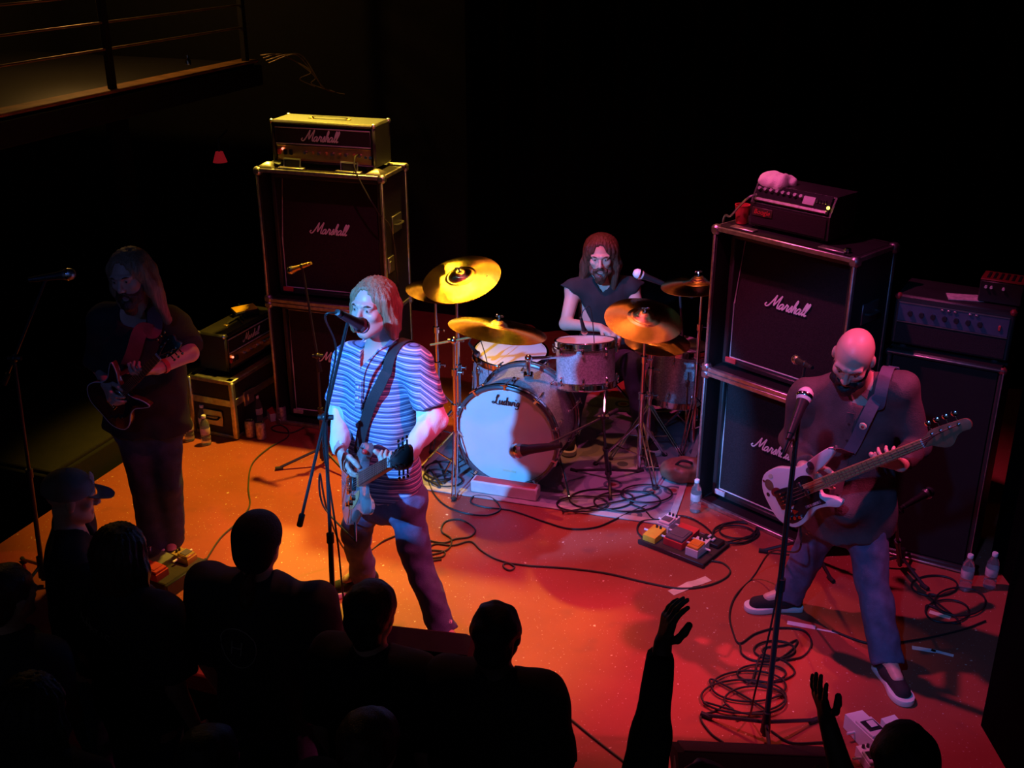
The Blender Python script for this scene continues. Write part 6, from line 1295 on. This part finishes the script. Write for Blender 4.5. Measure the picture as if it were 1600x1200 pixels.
# floor tape
for a_, b_, w_, lab, m_ in (((1048, 927), (1107, 904), .05, 'broad cream strip of tape holding a cable on the stage floor', 'cream'), ((1230, 973), (1274, 981), .032, 'short white strip of tape on the floor by the bassist\'s left shoe', 'sleevewhite'), ((1276, 983), (1312, 990), .012, 'thin dim strip of tape next to the short white strip', 'sleevewhite'), ((1425, 1012), (1462, 1018), .028, 'dim strip of tape right of the bassist\'s legs', 'sleevewhite'), ((1455, 1016), (1490, 1025), .020, 'second dim strip of tape overlapping the first at the right', 'sleevewhite'), ((1452, 956), (1485, 966), .03, 'crumpled scrap of tape among the cables at the right', 'cream')):
    q0, q1 = P(*a_), P(*b_); X = frame(q0, q1 - q0, (0, 0, 1)); m = M(X); l_ = np.linalg.norm(q1 - q0); n_ = 8
    hump = .009 if w_ > .04 else 0; pts = [(l_ * i / n_, 0, .0008 + hump * math.exp(-((i - n_ / 2) / .9) ** 2)) for i in range(n_ + 1)]; m.ribbon(pts, [(0, 0, 1)] * len(pts), w_, .0012); tag(m.obj('floor_tape', m_, None, q0), lab, 'tape', 'tape strips on the stage floor')
# ------------------------------------------------------------------ cables on the floor
def loops(cx, cy, list_, z=.007, n=14, seed=1):
    rs = random.Random(seed); out = []
    for k_, (dx, dy, rx, ry, turns, a0) in enumerate(list_):
        N = int(n * turns)
        for i in range(N): a = a0 + 2 * PI * i / n; out.append((cx + dx + rx * math.cos(a), cy + dy + ry * math.sin(a), z + .0025 * k_ + .002 * rs.random()))
    return out
floor_cable('dark cable winding across the middle of the floor to the cream tape', [(632, 832), (648, 838), (690, 848), (712, 842), (735, 838), (742, 826), (720, 812), (696, 815), (690, 830), (705, 842), (700, 858), (676, 866), (668, 860), (680, 850), (708, 852), (735, 846), (752, 860), (772, 872), (795, 880), (804, 886), (797, 891), (787, 886), (792, 880), (830, 884), (890, 888), (950, 896), (1010, 910), (1060, 919), (1100, 916), (1130, 905), (1141, 892), (1130, 880), (1112, 876)], m_='greencable')
floor_cable('small coil of dark cable right of the singer\'s legs', [(640, 868), (662, 872), (690, 870), (694, 862), (672, 860), (660, 866), (668, 876), (690, 874)], m_='greencable')
floor_cable('long loose cable running along the front edge of the drum rug', [(668, 735), (672, 760), (690, 785), (720, 800), (760, 805), (782, 795), (768, 778), (742, 775), (736, 785), (756, 792), (800, 798), (850, 815), (890, 826), (930, 824), (960, 812), (985, 800), (1010, 790)])
floor_cable('cable curling from the drink cans across the orange floor at the left', [(475, 668), (455, 676), (432, 674), (424, 668), (438, 664), (450, 672), (448, 684), (420, 700), (394, 725), (388, 760), (390, 790), (372, 815), (345, 840), (325, 870), (316, 888)], m_='greencable')
floor_cable('short loop of cable at the end of the left pedalboard', [(316, 888), (330, 882), (343, 890), (338, 902), (320, 903)])
floor_cable('tangled cables below the left pedalboard', [(270, 985), (300, 995), (285, 1010), (270, 1000), (290, 985), (310, 1005)], group=None)
floor_cable('bass cable dropping from the white bass to the floor and curving forward', [(0, *(BX @ np.array([-.02, -.16, -.03, 1]))[:3]), (0, *((BX @ np.array([-.06, -.20, -.05, 1]))[:3] - np.array([0, 0, .10]))), (1205, 862, .25), (1178, 900, .02), (1150, 930), (1140, 960), (1146, 990), (1156, 1005), (1180, 990), (1215, 981), (1255, 985), (1268, 1005), (1255, 1025), (1225, 1032)])
floor_cable('wide coil of black cable at the foot of the bassist\'s microphone stand', loops(1170, 1080, [(40, -65, 32, 14, 1.3, 1.0), (20, -28, 38, 14, 2.1, 2.0), (0, -8, 58, 24, 1.6, .4), (-8, 8, 66, 26, 1.4, 1.0), (10, 14, 48, 22, 1.2, 2.4)]) + [(1120, 1110), (1095, 1120), (1110, 1145), (1130, 1160)])
floor_cable('loop of thin cable in front of the bassist\'s left shoe', [(1156, 1006), (1160, 1022), (1180, 1032), (1215, 1030), (1240, 1012), (1245, 1000), (1225, 1008), (1195, 1012), (1195, 1022), (1225, 1032), (1242, 1050), (1225, 1062), (1205, 1066)])
floor_cable('cable from the wide coil towards the lower right pedals', [(1205, 1142), (1235, 1160), (1280, 1160), (1318, 1158)])
floor_cable('thin cable crossing the empty floor at the stage front', [(862, 1100), (885, 1118), (930, 1155), (975, 1190), (990, 1204)], m_='greencable')
floor_cable('coiled black cable before the right speaker stack', loops(1150, 832, [(0, 0, 36, 16, 2, 0), (4, -4, 30, 13, 2, 1), (-4, 3, 33, 14, 1.5, 2)]))
floor_cable('tangle of black cables on the right of the drum rug', loops(1000, 775, [(-60, 5, 50, 16, 2.2, 0), (-20, 8, 52, 16, 1.8, 1), (-90, 12, 40, 12, 1.6, 2), (10, -4, 40, 14, 1.5, 3)], z=.014))
floor_cable('black cable looping behind the right pedalboard', [(1010, 800), (1025, 812), (1060, 806), (1085, 812), (1110, 830), (1118, 850), (1112, 862)], z=.010)
floor_cable('loose cable loop touching the left end of the right pedalboard', [(1010, 845), (996, 830), (1002, 815), (1030, 812), (1050, 815)], z=.010)
floor_cable('loops of cable on the rug left of the bass drum', loops(690, 735, [(0, 0, 26, 14, 1.8, 0), (-6, 8, 22, 10, 1.6, 1), (8, 16, 24, 9, 1.4, 2)], z=.014))
floor_cable('coil of dim cable on the floor by the red-lit water bottle', loops(1480, 940, [(-20, -25, 36, 16, 1.4, 0), (0, 15, 34, 18, 1.5, 1), (20, 0, 40, 22, 1.2, 2)]))
floor_cable('dim cable behind the bass cabinet microphone stand', [(1300, 985, .007), (1360, 1005), (1430, 1000), (1500, 985), (1540, 970)], m_='cable')
floor_cable('guitar cable from the clear guitar down to the floor behind the singer', [(0, *(GX @ np.array([-.02, -.25, -.02, 1]))[:3]), (505, 790, .62), (500, 740, .8), (512, 800, .5), (540, 860, .12), (575, 862, .008), (600, 845), (632, 832)])

# dim brown bag slumped in the corner behind the water bottle
q = P(1066, 752); S_ = Sculpt(); S_.ell(q + np.array([0, 0, .07]), (.12, .09, .075), k=.03).cap(q + np.array([-.08, .02, .06]), q + np.array([.07, .03, .10]), .06, .05, .04)
t = thing('cloth_bag', 'dim brown cloth bag slumped beside the lower right speaker case', 'bag', q); skin_obj('bag_body', S_.solid(.010, noise=folds(.006, 40, 90, 71)), 'walnut', t)
m = M(); m.tube(spl([q + np.array([-.05, -.03, .13]), q + np.array([-.02, -.06, .17]), q + np.array([.03, -.06, .16]), q + np.array([.05, -.02, .13])], 6), .008, 6); m.obj('bag_handle', 'rubber', t)
